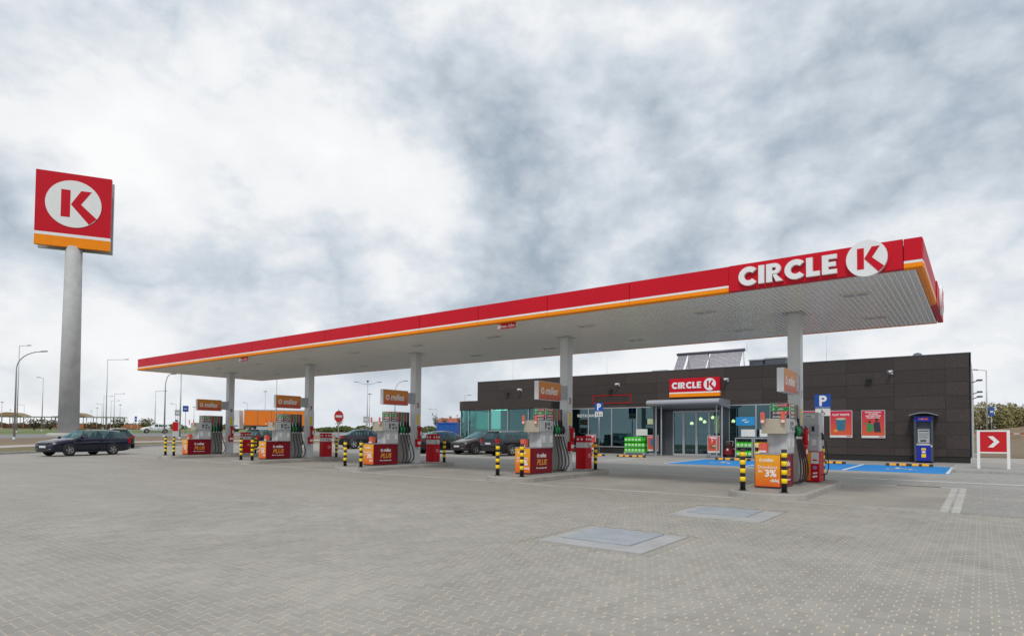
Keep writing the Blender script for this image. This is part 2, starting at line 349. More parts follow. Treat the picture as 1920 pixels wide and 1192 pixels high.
# pavers in the foreground, one block each
def paver_mesh():
    h = PY_/2 - .0026; wd = PX_/2+.0245-.0060; ws = PX_/2-.0245-.0060
    half = [(ws, 0.0), (ws, .028), (wd, .068), (wd, h-.004), (wd-.004, h)]
    poly = half + [(-x, y) for x, y in half[::-1]] + [(-x, -y) for x, y in half[1:]] + [(x, -y) for x, y in half[::-1][:-1]]
    mb = MB(); n = len(poly); sc_ = lambda p, k: (p[0]-math.copysign(k, p[0]), p[1]-(math.copysign(k, p[1]) if abs(p[1]) > .09 else 0))
    v0 = [(x, y, -.012) for x, y in poly]; v1 = [(x, y, .0056) for x, y in poly]; v2 = [(*sc_(p, .002), .0066) for p in poly]
    mb.add(v0+v1+v2, [(i, (i+1) % n, n+(i+1) % n, n+i) for i in range(n)] + [(n+i, n+(i+1) % n, 2*n+(i+1) % n, 2*n+i) for i in range(n)] + [tuple(range(2*n, 3*n))])
    return mb.mesh('paver', PAVER), mb
fx, fy = f3.x, f3.y
def cam_xy(x, y): 
    d = Vector((x, y, T(x, y)-CAM_H)); z = d.dot(f3); return (d.dot(r3)/z*F_PX, CY-d.dot(u3)/z*F_PX, z) if z > .3 else (9e9, 0, z)
def make_pavers():
    root = bpy.data.objects['forecourt']; pm, mb = paver_mesh(); spots = []
    man = [(-5.2, -3.4, 7.2, 9.0), (-4.85, -3.0, 10.95, 12.85)]
    for i in range(-95, 60):
        for j in range(-40, 75):
            x = i*PX_; y = (j+.5)*PY_ + (PY_/2 if i % 2 else 0)
            if y > 14.6: continue
            sx, sy, z = cam_xy(x, y)
            if z > 13.5 or abs(sx) > 1010 or sy > 1250: continue
            if any(a-.05 < x < b+.05 and c-.08 < y < d+.08 for a, b, c, d in man): continue
            spots.append((z, x, y))
    spots.sort()
    bed = MB(); 
    rest = MB(); rnd = random.Random(5)
    for k, (z, x, y) in enumerate(spots):
        dz = T(x, y) + rnd.uniform(-.0008, .0010)
        if k < 300:
            o = link('paver', pm, root); o.location = (x, y, dz); o.rotation_euler = (GY+rnd.uniform(-.005, .005), -GX+rnd.uniform(-.005, .005), rnd.uniform(-.006, .006))
        else: 
            a, b = GX+rnd.uniform(-.005, .005), GY+rnd.uniform(-.005, .005)
            rest.add([(vx+x, vy+y, vz+dz+a*vx+b*vy) for vx, vy, vz in mb.v], mb.f)
    o = rest.build('pavers', PAVER, root, recalc=False); o['kind'] = 'stuff'
    # sand bed under them, 1 mm above the sheet
    for z, x, y in spots:
        q = [(x-PX_/2, y-PY_/2), (x+PX_/2, y-PY_/2), (x+PX_/2, y+PY_/2), (x-PX_/2, y+PY_/2)]
        bed.add([(a_, b_, T(a_, b_)+.0052) for a_, b_ in q], [(0, 1, 2, 3)])
    bed.build('sand_bed', SAND, root, recalc=False)
make_pavers()

# concrete under the canopy and its edging
SLABM = M('canopy_slab_concrete', (.325, .305, .272), .8, 0, .24, .5, bump=.2, bscale=40)
sheet('canopy_slab', rect(-39.2, -.69, 14.86, 21.1), 40, 8, .010, SLABM)
sheet('slab_edging_front', rect(-39.2, -.69, 14.80, 14.86), 40, 1, .013, CONCL)
sheet('slab_edging_back', rect(-39.2, -.38, 21.1, 21.27), 40, 1, .013, CONCL)
sheet('slab_edging_end', rect(-.69, -.56, 14.80, 21.1), 2, 12, .013, CONCL)
sheet('slab_edging_gutter', rect(-.56, -.50, 14.80, 21.1), 1, 12, .009, CONC)
sheet('slab_edging_end', rect(-.50, -.36, 14.80, 21.1), 2, 12, .013, CONCL)
sheet('rear_paving', rect(-40, 14, 21.27, 37.6), 50, 16, .010, PAVEB)
sheet('side_paving', rect(-.36, 14, 14.8, 21.27), 12, 6, .008, PAVEB)
# painted markings
sheet('painted_line', rect(-3.55, 6, 23.55, 23.68), 10, 1, .016, PAINTW)
sheet('blue_bay', rect(-12.1, -.95, 28.0, 33.4), 12, 6, .015, BLUEP)
for x in (-12.1, -8.35, -4.5, -1.05): sheet('painted_line', rect(x-.06, x+.06, 28.05 if x > -12 else 28.0, 33.4), 1, 5, .021, PAINTW)
for k in range(5): sheet('painted_line', rect(-15.6-k*2.6, -15.5-k*2.6, 28.6, 33.2), 1, 4, .016, PAINTW)
def wheelchair_mark(cx, cy):
    mb = MB(); s = 1.0
    def strip(pts, w):
        for a, b in zip(pts, pts[1:]):
            d = Vector((b[0]-a[0], b[1]-a[1])).normalized(); nn = (-d.y*w/2, d.x*w/2); e = d*w*.3
            q = [(a[0]-e.x+nn[0], a[1]-e.y+nn[1]), (a[0]-e.x-nn[0], a[1]-e.y-nn[1]), (b[0]+e.x-nn[0], b[1]+e.y-nn[1]), (b[0]+e.x+nn[0], b[1]+e.y+nn[1])]
            mb.add([(cx+x, cy+y, T(cx+x, cy+y)+.021) for x, y in q], [(0, 1, 2, 3)])
    strip([(.35*math.cos(a)-.05, .35*math.sin(a)-.25) for a in [PI*.55+k*.32 for k in range(14)]], .10)
    strip([(-.1, .75), (-.08, .15), (.35, .12), (.5, -.45), (.68, -.42)], .12); strip([(-.1, .42), (.25, .40)], .1)
    c = circ(.13, 12, -.1, .95); mb.add([(cx+x, cy+y, T(cx+x, cy+y)+.021) for x, y in c], [tuple(range(12))])
    tag(mb.build('wheelchair_marking', PAINTW, recalc=False), kind='structure')
for cx in (-10.2, -6.4, -2.8): wheelchair_mark(cx, 30.4)
# footpath along the shop and raised footway right of it
sheet('shop_footpath', rect(-34, -1.0, 34.2, 37.6), 30, 4, .016, M('footpath_blocks', (.27, .258, .242), .85, 0, .14, 1.5))
def raised_path():
    mb = MB(); pl = [(-.85, 29.3), (14, 29.3), (14, 37.2), (-.2, 37.2), (-.2, 35.2), (-.85, 34.2)]
    mb.add([(x, y, T(x, y)+.11) for x, y in pl], [tuple(range(6))])
    o = mb.build('side_footway', PAVEB, recalc=False); tag(o, kind='structure')
    kb = MB()
    for (a, b) in zip(pl, pl[1:]+pl[:1]):
        d = Vector((b[0]-a[0], b[1]-a[1])); L = d.length; d.normalize(); nn = Vector((d.y, -d.x))*.12; n = max(1, int(L/1.0))
        for k in range(n):
            p = Vector(a)+d*(L*k/n+.004); q = Vector(a)+d*(L*(k+1)/n-.004)
            z = T(p.x, p.y); kb.add([(p.x, p.y, z-.05), (q.x, q.y, z-.05), (q.x+nn.x, q.y+nn.y, z-.05), (p.x+nn.x, p.y+nn.y, z-.05), (p.x, p.y, z+.118), (q.x, q.y, z+.118), (q.x+nn.x, q.y+nn.y, z+.112), (p.x+nn.x, p.y+nn.y, z+.112)], [(4, 5, 6, 7), (0, 1, 5, 4), (1, 2, 6, 5), (2, 3, 7, 6), (3, 0, 4, 7)])
    tag(kb.build('footway_kerb', KERB), kind='structure')
raised_path()
sheet('rear_yard', rect(-2, 40, 37.6, 46.5), 12, 6, .03, M('yard_concrete', (.36, .345, .32), .9, 0, .2, .6))
sheet('dirt_field', rect(-.3, 90, 46.5, 150), 20, 14, .06, DIRT)

# manholes of the tank field: frame, lid and its chequer ribs
LIDM = M('lid_galvanised', (.37, .40, .43), .5, .1, .14, 4)
def manhole(x0, x1, y0, y1, lx0, lx1, ly0, ly1, label):
    zc = T((x0+x1)/2, (y0+y1)/2); r = empty('manhole_cover', ((x0+x1)/2, (y0+y1)/2, zc), 0, label, 'manhole cover', 'steel tank covers in the paving')
    r.rotation_euler = (math.atan(GY), -math.atan(GX), 0); cx, cy = r.location.x, r.location.y
    mb = MB(); fo, fi = (x0-cx, x1-cx, y0-cy, y1-cy), (lx0-cx-.012, lx1-cx+.012, ly0-cy-.012, ly1-cy+.012)
    for a in ((fo[0], fo[1], fo[2], fi[2]), (fo[0], fo[1], fi[3], fo[3]), (fo[0], fi[0], fi[2], fi[3]), (fi[1], fo[1], fi[2], fi[3])): mb.box(*a, -.05, .012)
    mb.build('surround', M('cover_surround', (.36, .362, .36), .8, 0, .15, 3, bump=.3, bscale=60), r)
    mb = MB(); mb.box(fi[0]+.008, fi[1]-.008, fi[2]+.008, fi[3]-.008, -.05, .026, bev=.004)
    lid = mb.build('lid', LIDM, r)
    mb = MB(); n = 22
    for k in range(1, n):
        y = fi[2]+.02+(fi[3]-fi[2]-.04)*k/n; mb.box(fi[0]+.03, fi[1]-.03, y-.008, y+.008, .024, .0295)
    mb.build('tread_ribs', LIDM, lid)
    mb = MB(); mb.box(fi[0], fi[1], fi[2], fi[3], -.06, -.02); mb.build('shaft_rim', BLK, r)
manhole(-5.08, -3.48, 7.33, 8.94, -4.9, -3.83, 7.72, 8.86, 'large steel tank cover in the paving closest to the camera')
manhole(-4.73, -3.05, 11.06, 12.73, -4.55, -3.43, 11.6, 12.77-.09, 'steel tank cover in the paving just before the front pump island')
def drain(x0, x1, y0, y1):
    r = empty('drain_grate', ((x0+x1)/2, (y0+y1)/2, T((x0+x1)/2, (y0+y1)/2)+.012), 0, 'slotted drain grate set in the concrete edging behind the canopy slab', 'drain')
    w = (x1-x0)/2; h = (y1-y0)/2; mb = MB(); mb.box(-w, w, -h, h, -.02, .003); mb.build('channel', BLK, r)
    for k in range(24):
        x = -w+.02+(2*w-.04)*k/23; b = MB(); b.box(x-.012, x+.012, -h+.005, h-.005, .003, .012); b.build('grate_bar', DGREY, r)
drain(-2.0, -.95, 21.12, 21.25)

# ------------------------------------------------------------------ canopy
CX0, CX1, CY0, CY1, CZB, CZT = -37.57, -.92, 14.98, 22.49, 5.072, 5.705
def k_logo(parent, origin, xd, R, yd=(0, 0, 1), depth=.06, disc_mat=WHITE, kmat=RED, name='logo_disc'):
    d = flat([circ(R, 56)], name, disc_mat, parent, origin, xd, yd, depth)
    def toedge(p, q):
        dx, dy = q[0]-p[0], q[1]-p[1]; t = 1.0
        for _ in range(60):
            if math.hypot(p[0]+dx*t, p[1]+dy*t) < .995: t += .01
        return (p[0]+dx*t, p[1]+dy*t)
    Nn = (.265, .01); Pj = (-.10, -.02); L1 = toedge(Nn, (.80, -.50)); L2 = toedge(Pj, (.52, -.76))
    polys = [[(-.45, -.58), (-.12, -.58), (-.12, .58), (-.45, .58)], [Pj, L2, L1, Nn, (.64, .60), (.26, .60)]]
    polys = [[(x*R, y*R) for x, y in p] for p in polys]
    mb = MB()
    for p in polys: mb.prism(p, depth/2-.004, depth/2+.008)
    o = mb.build('letter_k', kmat, d); return d
def letters_circle(parent, origin, xd, H, depth, mat, bold=.30, W=None):
    """CIRCLE in heavy geometric capitals, cap height H, centred on origin; each letter its own mesh"""
    t = bold*H; x = 0.0; out = []
    def arc(cx, R, r, a0, a1, n=26): return circ(R, n, cx, H/2, a0, a1)+circ(r, n, cx, H/2, a0, a1)[::-1]
    R = H*.53
    for ch in 'CIRCLE':
        if ch == 'C': P = [arc(x+R, R, R-t, math.radians(42), math.radians(318))]; w = R*1.74
        elif ch == 'I': P = [[(x, 0), (x+t, 0), (x+t, H), (x, H)]]; w = t
        elif ch == 'R':
            b = H*.30; w = H*.80
            bowl = [(x+t, H)] + [(x+t+.12*H+b*math.cos(a), H-b+b*math.sin(a)) for a in [PI/2-k*PI/14 for k in range(15)]] + [(x+t, H-2*b)]
            hole = [(x+t, H-2*b+t*.72)] + [(x+t+.10*H+(b-t*.72)*math.cos(a), H-b+(b-t*.72)*math.sin(a)) for a in [-PI/2+k*PI/14 for k in range(15)]] + [(x+t, H-t*.72)]
            P = [[(x, 0), (x+t, 0), (x+t, H), (x, H)], bowl[:-1]+[(x+t, H-2*b)]+hole, [(x+t*1.02, H*.43), (x+t*1.02+.17*H, H*.43), (x+w+.02*H, 0), (x+w-t*1.12, 0)]]
        elif ch == 'L': w = H*.62; P = [[(x, 0), (x+w, 0), (x+w, t*.85), (x+t, t*.85), (x+t, H), (x, H)]]
        elif ch == 'E': w = H*.66; k = t*.78; P = [[(x, 0), (x+w, 0), (x+w, k), (x+t, k), (x+t, H/2-k/2), (x+w*.93, H/2-k/2), (x+w*.93, H/2+k/2), (x+t, H/2+k/2), (x+t, H-k), (x+w, H-k), (x+w, H), (x, H)]]
        out.append(P); x += w + H*.10
    tot = x-H*.10
    for P in out: flat([[((px-tot/2)*(W/tot if W else 1), py-H/2) for px, py in p] for p in P], 'letter', mat, parent, origin, xd, (0, 0, 1), depth)
    return tot
def make_canopy():
    r = empty('fuel_canopy', (0, 0, 0), 0, 'long red and orange edged flat canopy over the pump islands', 'canopy')
    px0, pp = -36.395, 2.6313
    joints = [CX0] + [px0+k*pp for k in range(13)] + [-1.256, CX1]
    zr, zw = CZT-.46, CZT-.515   # red / white / orange split
    for k, (a, b) in enumerate(zip(joints, joints[1:])):
        a += .006; b -= .006; sign = (k == 13)
        p = empty('fascia_panel'); p.parent = r
        mb = MB()
        if sign: mb.box(a, b, CY0-.03, CY0+.11, CZB+.012, CZT+.0, bev=.008)
        else: mb.box(a, b, CY0, CY0+.12, zr, CZT, bev=.006)
        mb.build('red_face', RED, p)
        if not sign:
            mb = MB(); mb.box(a, b, CY0-.006, CY0+.12, zw, zr, bev=.004); mb.build('white_stripe', WHITE, p)
            mb = MB(); mb.prism([(CY0-.012, zw), (CY0+.12, zw), (CY0+.12, CZB), (CY0+.03, CZB), (CY0-.012, CZB+.03)], a, b, 'x'); mb.build('orange_stripe', ORANGE, p)
    # right-hand end fascia
    ys = [CY0+.12, CY0+2.3, CY0+4.4, CY1]
    for k, (a, b) in enumerate(zip(ys, ys[1:])):
        a += .006; b -= .006; p = empty('fascia_panel'); p.parent = r
        if k == 2: MB().box(CX1-.11, CX1+.03, a, b, CZB+.012, CZT, bev=.008).build('red_face', RED, p)
        else:
            MB().box(CX1-.12, CX1, a, b, zr, CZT, bev=.006).build('red_face', RED, p); MB().box(CX1-.12, CX1+.006, a, b, zw, zr, bev=.004).build('white_stripe', WHITE, p)
            MB().prism([(CX1+.012, zw), (CX1-.12, zw), (CX1-.12, CZB), (CX1-.03, CZB), (CX1+.012, CZB+.03)], a, b, 'y').build('orange_stripe', ORANGE, p)
    k_logo(r, (CX1+.07, CY1-1.9, (CZB+CZT)/2+.02), (0, 1, 0), .40)
    for (x0, x1, y0, y1) in ((CX0, CX0+.12, CY0+.126, CY1), (CX0+.126, CX1-.126, CY1-.12, CY1)):
        p = empty('fascia_panel'); p.parent = r
        MB().box(x0, x1, y0, y1, zr, CZT).build('red_face', RED, p); MB().box(x0-.004, x1+.004, y0-.004, y1+.004, zw, zr-.002).build('white_stripe', WHITE, p); MB().box(x0, x1, y0, y1, CZB, zw-.002).build('orange_stripe', ORANGE, p)
    letters_circle(r, (-3.515, CY0-.075, 5.38), (1, 0, 0), .42, .09, WHITE, .29, 2.09)
    k_logo(r, (-1.905, CY0-.085, 5.39), (1, 0, 0), .383, depth=.1)
    MB().box(CX0+.13, CX1-.13, CY0+.13, CY1-.13, CZB+.09, CZT-.1).build('roof_deck', GREYP, r)
    # soffit planks: pan and raised seam
    PAN = M('soffit_pan', (.72, .715, .69), .24, 0, .08, .35, spec=.9); SEAM = M('soffit_seam', (.92, .905, .85), .45, 0, .05, 1)
    n = 300; w = (CX1-CX0-.26)/n; y0, y1 = CY0+.13, CY1-.13
    mb = MB(); mb.prism([(0.001, .085), (0.001, .011), (w-.040, .011), (w-.040, .085)], y0, y1, 'y'); mb.prism([(w-.040, .085), (w-.038, .004), (w-.004, .004), (w-.0005, .085)], y0, y1, 'y', mi=1)
    pm = mb.mesh('soffit_plank', [PAN, SEAM])
    for k in range(n): link('soffit_plank', pm, r, (CX0+.13+k*w, 0, CZB))
    LAMP = M('luminaire_white', (.66, .66, .64), .35, 0, .05, 2); LENS = M('luminaire_lens', (.42, .43, .43), .2, 0, .1, 8)
    for x in (-2.4, -6.1, -9.9, -13.65, -17.4, -21.2, -25.0, -28.8, -32.5, -36.0):
        for y in (16.9, 20.4):
            f = MB().box(x-.30, x+.30, y-.17, y+.17, CZB-.022, CZB+.03, bev=.008).build('luminaire', LAMP, r)
            for dx in (-.14, .14): MB().box(x+dx-.11, x+dx+.11, y-.12, y+.12, CZB-.027, CZB-.012).build('lens', LENS, f)
    # clearance plates under the front edge
    for x0 in (-12.06, -27.2):
        p = MB().box(x0, x0+.71, CY0+.15, CY0+.17, CZB-.165, CZB+.012).build('clearance_plate', RED, r)
        MB().box(x0+.012, x0+.14, CY0+.146, CY0+.151, CZB-.155, CZB-.02).build('truck_pictogram', WHITE, p)
        text('max. 4,5m', WHITE, p, (x0+.42, CY0+.147, CZB-.088), (1, 0, 0), size=.125, bold=.015)
    return r
make_canopy()
XC = [-4.145, -11.665, -19.185, -26.705, -34.225]     # column centres, nearest first
NUM = ['1', '3', '5', '7', '9']
WHICH = ['the nearest', 'the second nearest', 'the middle', 'the second farthest', 'the farthest']
SHOT = M('column_cladding', (.62, .635, .65), .36, .1, .07, 1.5)
for xc, nm in zip(XC, NUM):
    z0 = T(xc, 18.6)+.15
    c = empty('canopy_column', (xc, 18.575, z0), 0, 'square grey canopy column on %s pump island' % WHICH[NUM.index(nm)], 'column', 'columns under the canopy'); h = CZB-z0+.03
    MB().box(-.165, .165, -.175, .155, 0, h, bev=.012).build('cladding', SHOT, c)
    MB().box(-.20, .20, -.21, .19, 0, .02, bev=.006).build('base_plate', GREYP, c)
    MB().box(-.26, .26, -.27, .25, h-.05, h-.028, bev=.004).build('head_collar', LGREY, c)
    text(nm, DRED, c, (.167, -.02, 2.43), (0, 1, 0), size=.30, bold=.02, name='number')
    MB().box(.1655, .169, -.09, .05, 1.62, 2.05).build('notice', M('notice_yellow', lin((225, 196, 30)), .5), c)
    MB().box(.1655, .169, -.07, .04, 1.42, 1.58).build('warning_strip', M('notice_red', lin((205, 60, 60)), .5), c)

# ------------------------------------------------------------------ pump islands
ISL = ['nearest', 'second', 'third', 'fourth', 'farthest']
def rrect(x0, x1, y0, y1, r, n=7):
    p = []
    for cx, cy, a in ((x1-r, y0+r, -PI/2), (x1-r, y1-r, 0), (x0+r, y1-r, PI/2), (x0+r, y0+r, PI)):
        p += [(cx+r*math.cos(a+PI/2*k/n), cy+r*math.sin(a+PI/2*k/n)) for k in range(n+1)]
    return p
ISLC = M('island_concrete', (.36, .345, .315), .85, 0, .22, 2.2, bump=.3, bscale=35); ISLT = M('island_blocks', (.285, .272, .25), .85, 0, .2, 3)
for k, xc in enumerate(XC):
    z = T(xc, 17.5); r = empty('pump_island', (xc, 17.5, z), 0, 'kerbed concrete pump island, %s of the five' % WHICH[k], 'pump island', 'pump islands under the canopy')
    r.rotation_euler = (math.atan(GY), -math.atan(GX), 0)
    o = rrect(-.80, .98, -2.72, 2.85, .62); i = rrect(-.68, .86, -2.6, 2.73, .5); n = len(o)
    mb = MB(); mb.add([(x, y, -.06) for x, y in o]+[(x, y, .135) for x, y in o]+[(x*.992, y*.997, .152) for x, y in o]+[(x, y, .152) for x, y in i],
        [(a, (a+1) % n, n+(a+1) % n, n+a) for a in range(n)]+[(n+a, n+(a+1) % n, 2*n+(a+1) % n, 2*n+a) for a in range(n)]+[(2*n+a, 2*n+(a+1) % n, 3*n+(a+1) % n, 3*n+a) for a in range(n)])
    mb.build('kerb_ring', ISLC, r)
    mb = MB(); mb.add([(x, y, .149) for x, y in i], [tuple(range(n))]); mb.build('top_surface', ISLT, r, recalc=False)
def itop(x, y): return T(x, y)+.150
def make_bollard():
    r = empty('bollard'); MB().lathe([(0, 0), (.062, 0), (.062, .985), (.055, 1.0), (0, 1.0)], 18).build('post', BLK, r)
    for a, b in ((.215, .325), (.415, .525), (.615, .725), (.815, .915)): MB().lathe([(.0625, a), (.0655, a+.002), (.0655, b-.002), (.0625, b)], 18).build('yellow_band', YEL, r)
    MB().lathe([(0, -.01), (.10, -.01), (.10, .012), (.065, .016)], 18).build('foot_flange', BLK, r)
    return r
B0 = make_bollard(); first = True
for k, xc in enumerate(XC):
    for (dx, y, w) in ((-.465, 15.31, 'at the front corner on the far side'), (.475, 15.31, 'at the front corner on the shop exit side'), (.42, 19.92, 'standing at the rear end')):
        w = {15.31: 'front left' if dx < 0 else 'front right', 19.92: 'rear'}[y]
        lab = 'yellow and black striped bollard, %s one of %s pump island' % (w, WHICH[k])
        o = B0 if first else dup(B0); first = False
        o.location = (xc+dx, y, itop(xc+dx, y)); o.rotation_euler = (0, 0, random.random()*6); tag(o, lab, 'bollard', 'striped bollards on the pump islands')

def gradient_mat(name, c0, c1, z0, z1):
    m = bpy.data.materials.new(name); m.use_nodes = True; n, l = m.node_tree.nodes, m.node_tree.links; b = n['Principled BSDF']; b.inputs['Roughness'].default_value = .4
    tc = N(n, 'ShaderNodeTexCoord'); s = N(n, 'ShaderNodeSeparateXYZ'); l.new(tc.outputs['Object'], s.inputs[0])
    mr = N(n, 'ShaderNodeMapRange'); l.new(s.outputs[2], mr.inputs[0]); mr.inputs[1].default_value = z0; mr.inputs[2].default_value = z1
    mx = N(n, 'ShaderNodeMix', data_type='RGBA'); l.new(mr.outputs[0], mx.inputs[0]); mx.inputs[6].default_value = (*c0, 1); mx.inputs[7].default_value = (*c1, 1); l.new(mx.outputs[2], b.inputs['Base Color']); return m
PRINT_O = gradient_mat('printed_orange', lin((222, 96, 20)), lin((240, 172, 24)), .05, .85)
MILES = gradient_mat('printed_miles', lin((196, 62, 40)), lin((214, 132, 34)), 0.0, .42)
LETW = M('lettering_white', (.82, .82, .82), .5, 0, .03, 3)
def drop_polys(s):
    o = []; i = []
    for k in range(25):
        a = -PI*1.25+k*(PI*1.5)/24
        o.append((.5*s*math.cos(a), .5*s*math.sin(a)-.12*s))
    o = [(x, y) for x, y in o] + [(0.0, .62*s)]
    i = [(x*.52, (y+.12*s)*.52-.12*s) for x, y in o]
    n = len(o); return [[o[k], o[(k+1) % n], i[(k+1) % n], i[k]] for k in range(n)]
def miles_logo(parent, origin, xd, size, mat=LETW, depth=.004):
    x = Vector(xd).normalized(); o = Vector(origin)
    flat([[(a-1.38*size, b*1.05+.01*size) for a, b in p] for p in drop_polys(size*.62)], 'drop_mark', mat, parent, o, xd, (0, 0, 1), depth)
    text('miles', mat, parent, o+x*(.28*size), xd, size=size*1.12, bold=.028, shear=.28, depth=depth)
HOSEG = M('nozzle_green', lin((10, 120, 70)), .4); HOSEK = M('nozzle_black', (.02, .02, .022), .45)
PANELG = M('price_green', lin((8, 140, 62)), .4); PANELR = M('price_red', lin((176, 30, 40)), .4); PANELK = M('price_black', (.02, .02, .02), .4)
SCREEN = M('blank_screen', (.42, .38, .30), .3, 0, .06, 4); LCD = M('display_grey', (.12, .14, .13), .2)
PAPER = M('paper_white', (.72, .72, .72), .6); ADR = M('advert_salmon', lin((214, 96, 74)), .5, 0, .25, 14)
def make_pump(side_text=True):
    """local origin on the island top, x to the right, y away from the street; front of the cabinet at y=.15"""
    r = empty('fuel_pump')
    cab = MB().box(-.43, .20, .16, 1.40, .03, .84, bev=.008).build('advert_cabinet', DRED, r); MB().box(-.41, .18, .18, 1.38, .0, .03).build('skirting', DGREY, cab); MB().box(-.435, .205, .15, 1.40, .84, .862, bev=.006).build('top_trim', GREYP, cab)
    fp = MB().box(-.41, .18, .148, .163, .05, .83).build('front_poster', PRINT_O, r)
    miles_logo(fp, (-.135, .144, .70), (1, 0, 0), .105)
    text('Dojedziesz', LETW, fp, (-.115, .144, .525), (1, 0, 0), size=.105, bold=.006); text('do', LETW, fp, (-.29, .144, .425), (1, 0, 0), size=.105, bold=.006)
    text('3%', LETW, fp, (-.045, .144, .37), (1, 0, 0), size=.235, bold=.035); text('dalej', LETW, fp, (.055, .144, .20), (1, 0, 0), size=.11, bold=.02)
    for sx, xx in ((1, .2035), (-1, -.4335)):
        sp = MB().box(min(xx, xx-sx*.008), max(xx, xx-sx*.008), .19, 1.37, .05, .82).build('side_poster', DRED, r); xd = (0, sx, 0)
        xo = xx+sx*.003
        miles_logo(sp, (xo, .78, .60), xd, .165); text('PLUS', GOLD, sp, (xo, .77, .375), xd, size=.255, bold=.030, shear=.25); text('Moc i przyspieszenie', LETW, sp, (xo, .77, .20), xd, size=.072, bold=.012)
    # dispenser body behind the poster cabinet
    MB().box(-.27, .23, .72, 1.40, .862, 1.40, bev=.01).build('dispenser_body', LGREY, r)
    for y0 in (.80, 1.22): MB().box(.228, .236, y0, y0+.13, 1.02, 1.24).build('sticker', PAPER, r)
    MB().box(-.10, .06, .716, .722, .88, 1.38).build('body_recess', GREYP, r)
    hd = MB().box(-.29, .25, .62, 1.40, 1.37, 1.745, bev=.015).build('display_head', LGREY, r)
    MB().box(.249, .258, .84, 1.34, 1.41, 1.70).build('keypad_plate', M('keypad_plate', (.45, .47, .47), .4), hd)
    MB().box(.257, .262, 1.0, 1.18, 1.58, 1.67).build('price_display', LCD, hd); MB().box(.257, .262, .88, .95, 1.47, 1.67).build('card_reader', BLK, hd); MB().box(.257, .262, 1.05, 1.14, 1.45, 1.53).build('keypad', BLK, hd)
    for k in range(2): MB().box(.2575, .2615, 1.20, 1.30, 1.45+.06*k, 1.49+.06*k).build('key', DGREY, hd)
    # curved advertising screen on the street side
    pts = [(-.37+.60*t, .56-.10*math.sin(PI*t)) for t in [k/10 for k in range(11)]]
    mb = MB(); mb.prism(pts+[(.23, .62), (-.37, .62)], 1.36, 1.735); mb.build('curved_screen', SCREEN, r)
    for x in (-.36, .13):
        f = MB().box(x, x+.10, .44, .452, 1.62, 1.90).build('price_flag', ADR, r); MB().box(x+.01, x+.09, .436, .441, 1.64, 1.70).build('flag_label', PAPER, f)
    f = MB().box(-.41, -.20, .40, .60, .865, 1.13, bev=.03).build('glove_box', ADR, r); MB().box(-.40, -.21, .395, .401, .885, .93).build('box_label', PAPER, f)
    # fuel grade board
    bd = MB().box(-.27, .23, .96, 1.40, 1.745, 2.15, bev=.01).build('grade_board', LGREY, r)
    for k, (ma, mb_) in enumerate(((PANELG, PANELR), (PANELG, PANELG), (PANELK, PANELR), (PANELK, PANELK))):
        z1 = 2.14-.098*k; z0 = z1-.088
        for dst, x0, x1, y0, y1, xd in (('f', -.25, .21, .953, .961, (1, 0, 0)), ('s', .2295, .2375, .98, 1.38, (0, 1, 0))):
            if dst == 'f': 
                s = MB().box(x0, x0+.17, y0, y1, z0, z1).build('grade_strip', ma, bd); MB().box(x0+.17, x1, y0, y1, z0, z1).build('grade_strip', mb_, bd); o = ((x0+x1)/2+.02, y0-.003, (z0+z1)/2)
            else:
                s = MB().box(x0, x1, y0, y0+.15, z0, z1).build('grade_strip', ma, bd); MB().box(x0, x1, y0+.15, y1, z0, z1).build('grade_strip', mb_, bd); o = (x1+.003, (y0+y1)/2+.03, (z0+z1)/2)
            text('miles' if k == 1 else 'milesPLUS', LETW, bd, o, xd, size=.066, bold=.015, shear=.2)
            ix = (o[0]-.17, o[1], o[2]) if dst == 'f' else (o[0], o[1]-.155, o[2])
            flat([[(a*1.0, b) for a, b in p] for p in drop_polys(.045)], 'drop_mark', LETW, bd, ix, xd)
    # hose tower with four nozzles on each long side
    MB().box(-.22, .18, 1.42, 2.06, .0, 2.15, bev=.008).build('hose_tower', M('tower_steel', (.24, .235, .225), .4, .4, .1, 4), r)
    cols = [(HOSEG, PANELR), (HOSEG, PANELG), (HOSEK, PANELR), (HOSEK, PANELK)]
    for k, (nm, pm) in enumerate(cols):
        y = 1.51+.152*k
        MB().box(.178, .186, y-.045, y+.045, 1.70, 2.13).build('grade_strip', pm, r); MB().box(.178, .19, y-.055, y+.055, 1.28, 1.72).build('nozzle_recess', BLK, r)
        for sx in (1, -1):
            if sx < 0 and k > 1: continue
            xa = .205 if sx > 0 else -.245
            nz = empty('nozzle'); nz.parent = r; nz.location = (xa, y, 1.46); 
            if sx < 0: nz.rotation_euler = (0, 0, PI)
            MB().tube([(0, 0, .32), (.015, 0, .16), (.03, 0, .05)], [.018, .022, .03], 8).build('spout', STEEL if k < 2 else HOSEK, nz)
            MB().tube([(.02, 0, .10), (.075, 0, .05), (.10, 0, -.05), (.07, 0, -.16)], [.038, .048, .046, .028], 10).build('grip', nm, nz)
            MB().tube([(.03, 0, .0), (.025, 0, -.09), (.06, 0, -.15)], .010, 6).build('trigger_guard', BLK, nz)
            MB().cyl((.068, 0, -.16), (.062, 0, -.23), .024, .022, 10).build('hose_collar', PAPER, nz)
            sag = .10+.045*k; hp = [(.062, 0, -.23), (.075+.2*sag, .01, -.50), (.09+.45*sag, .035+.25*sag, -.85), (.08+.5*sag, .05+.45*sag, -1.15), (.06+.3*sag, .04+.2*sag, -1.34), (.01, .01, -1.385), (-.04, -.02, -1.36)]
            sm = []
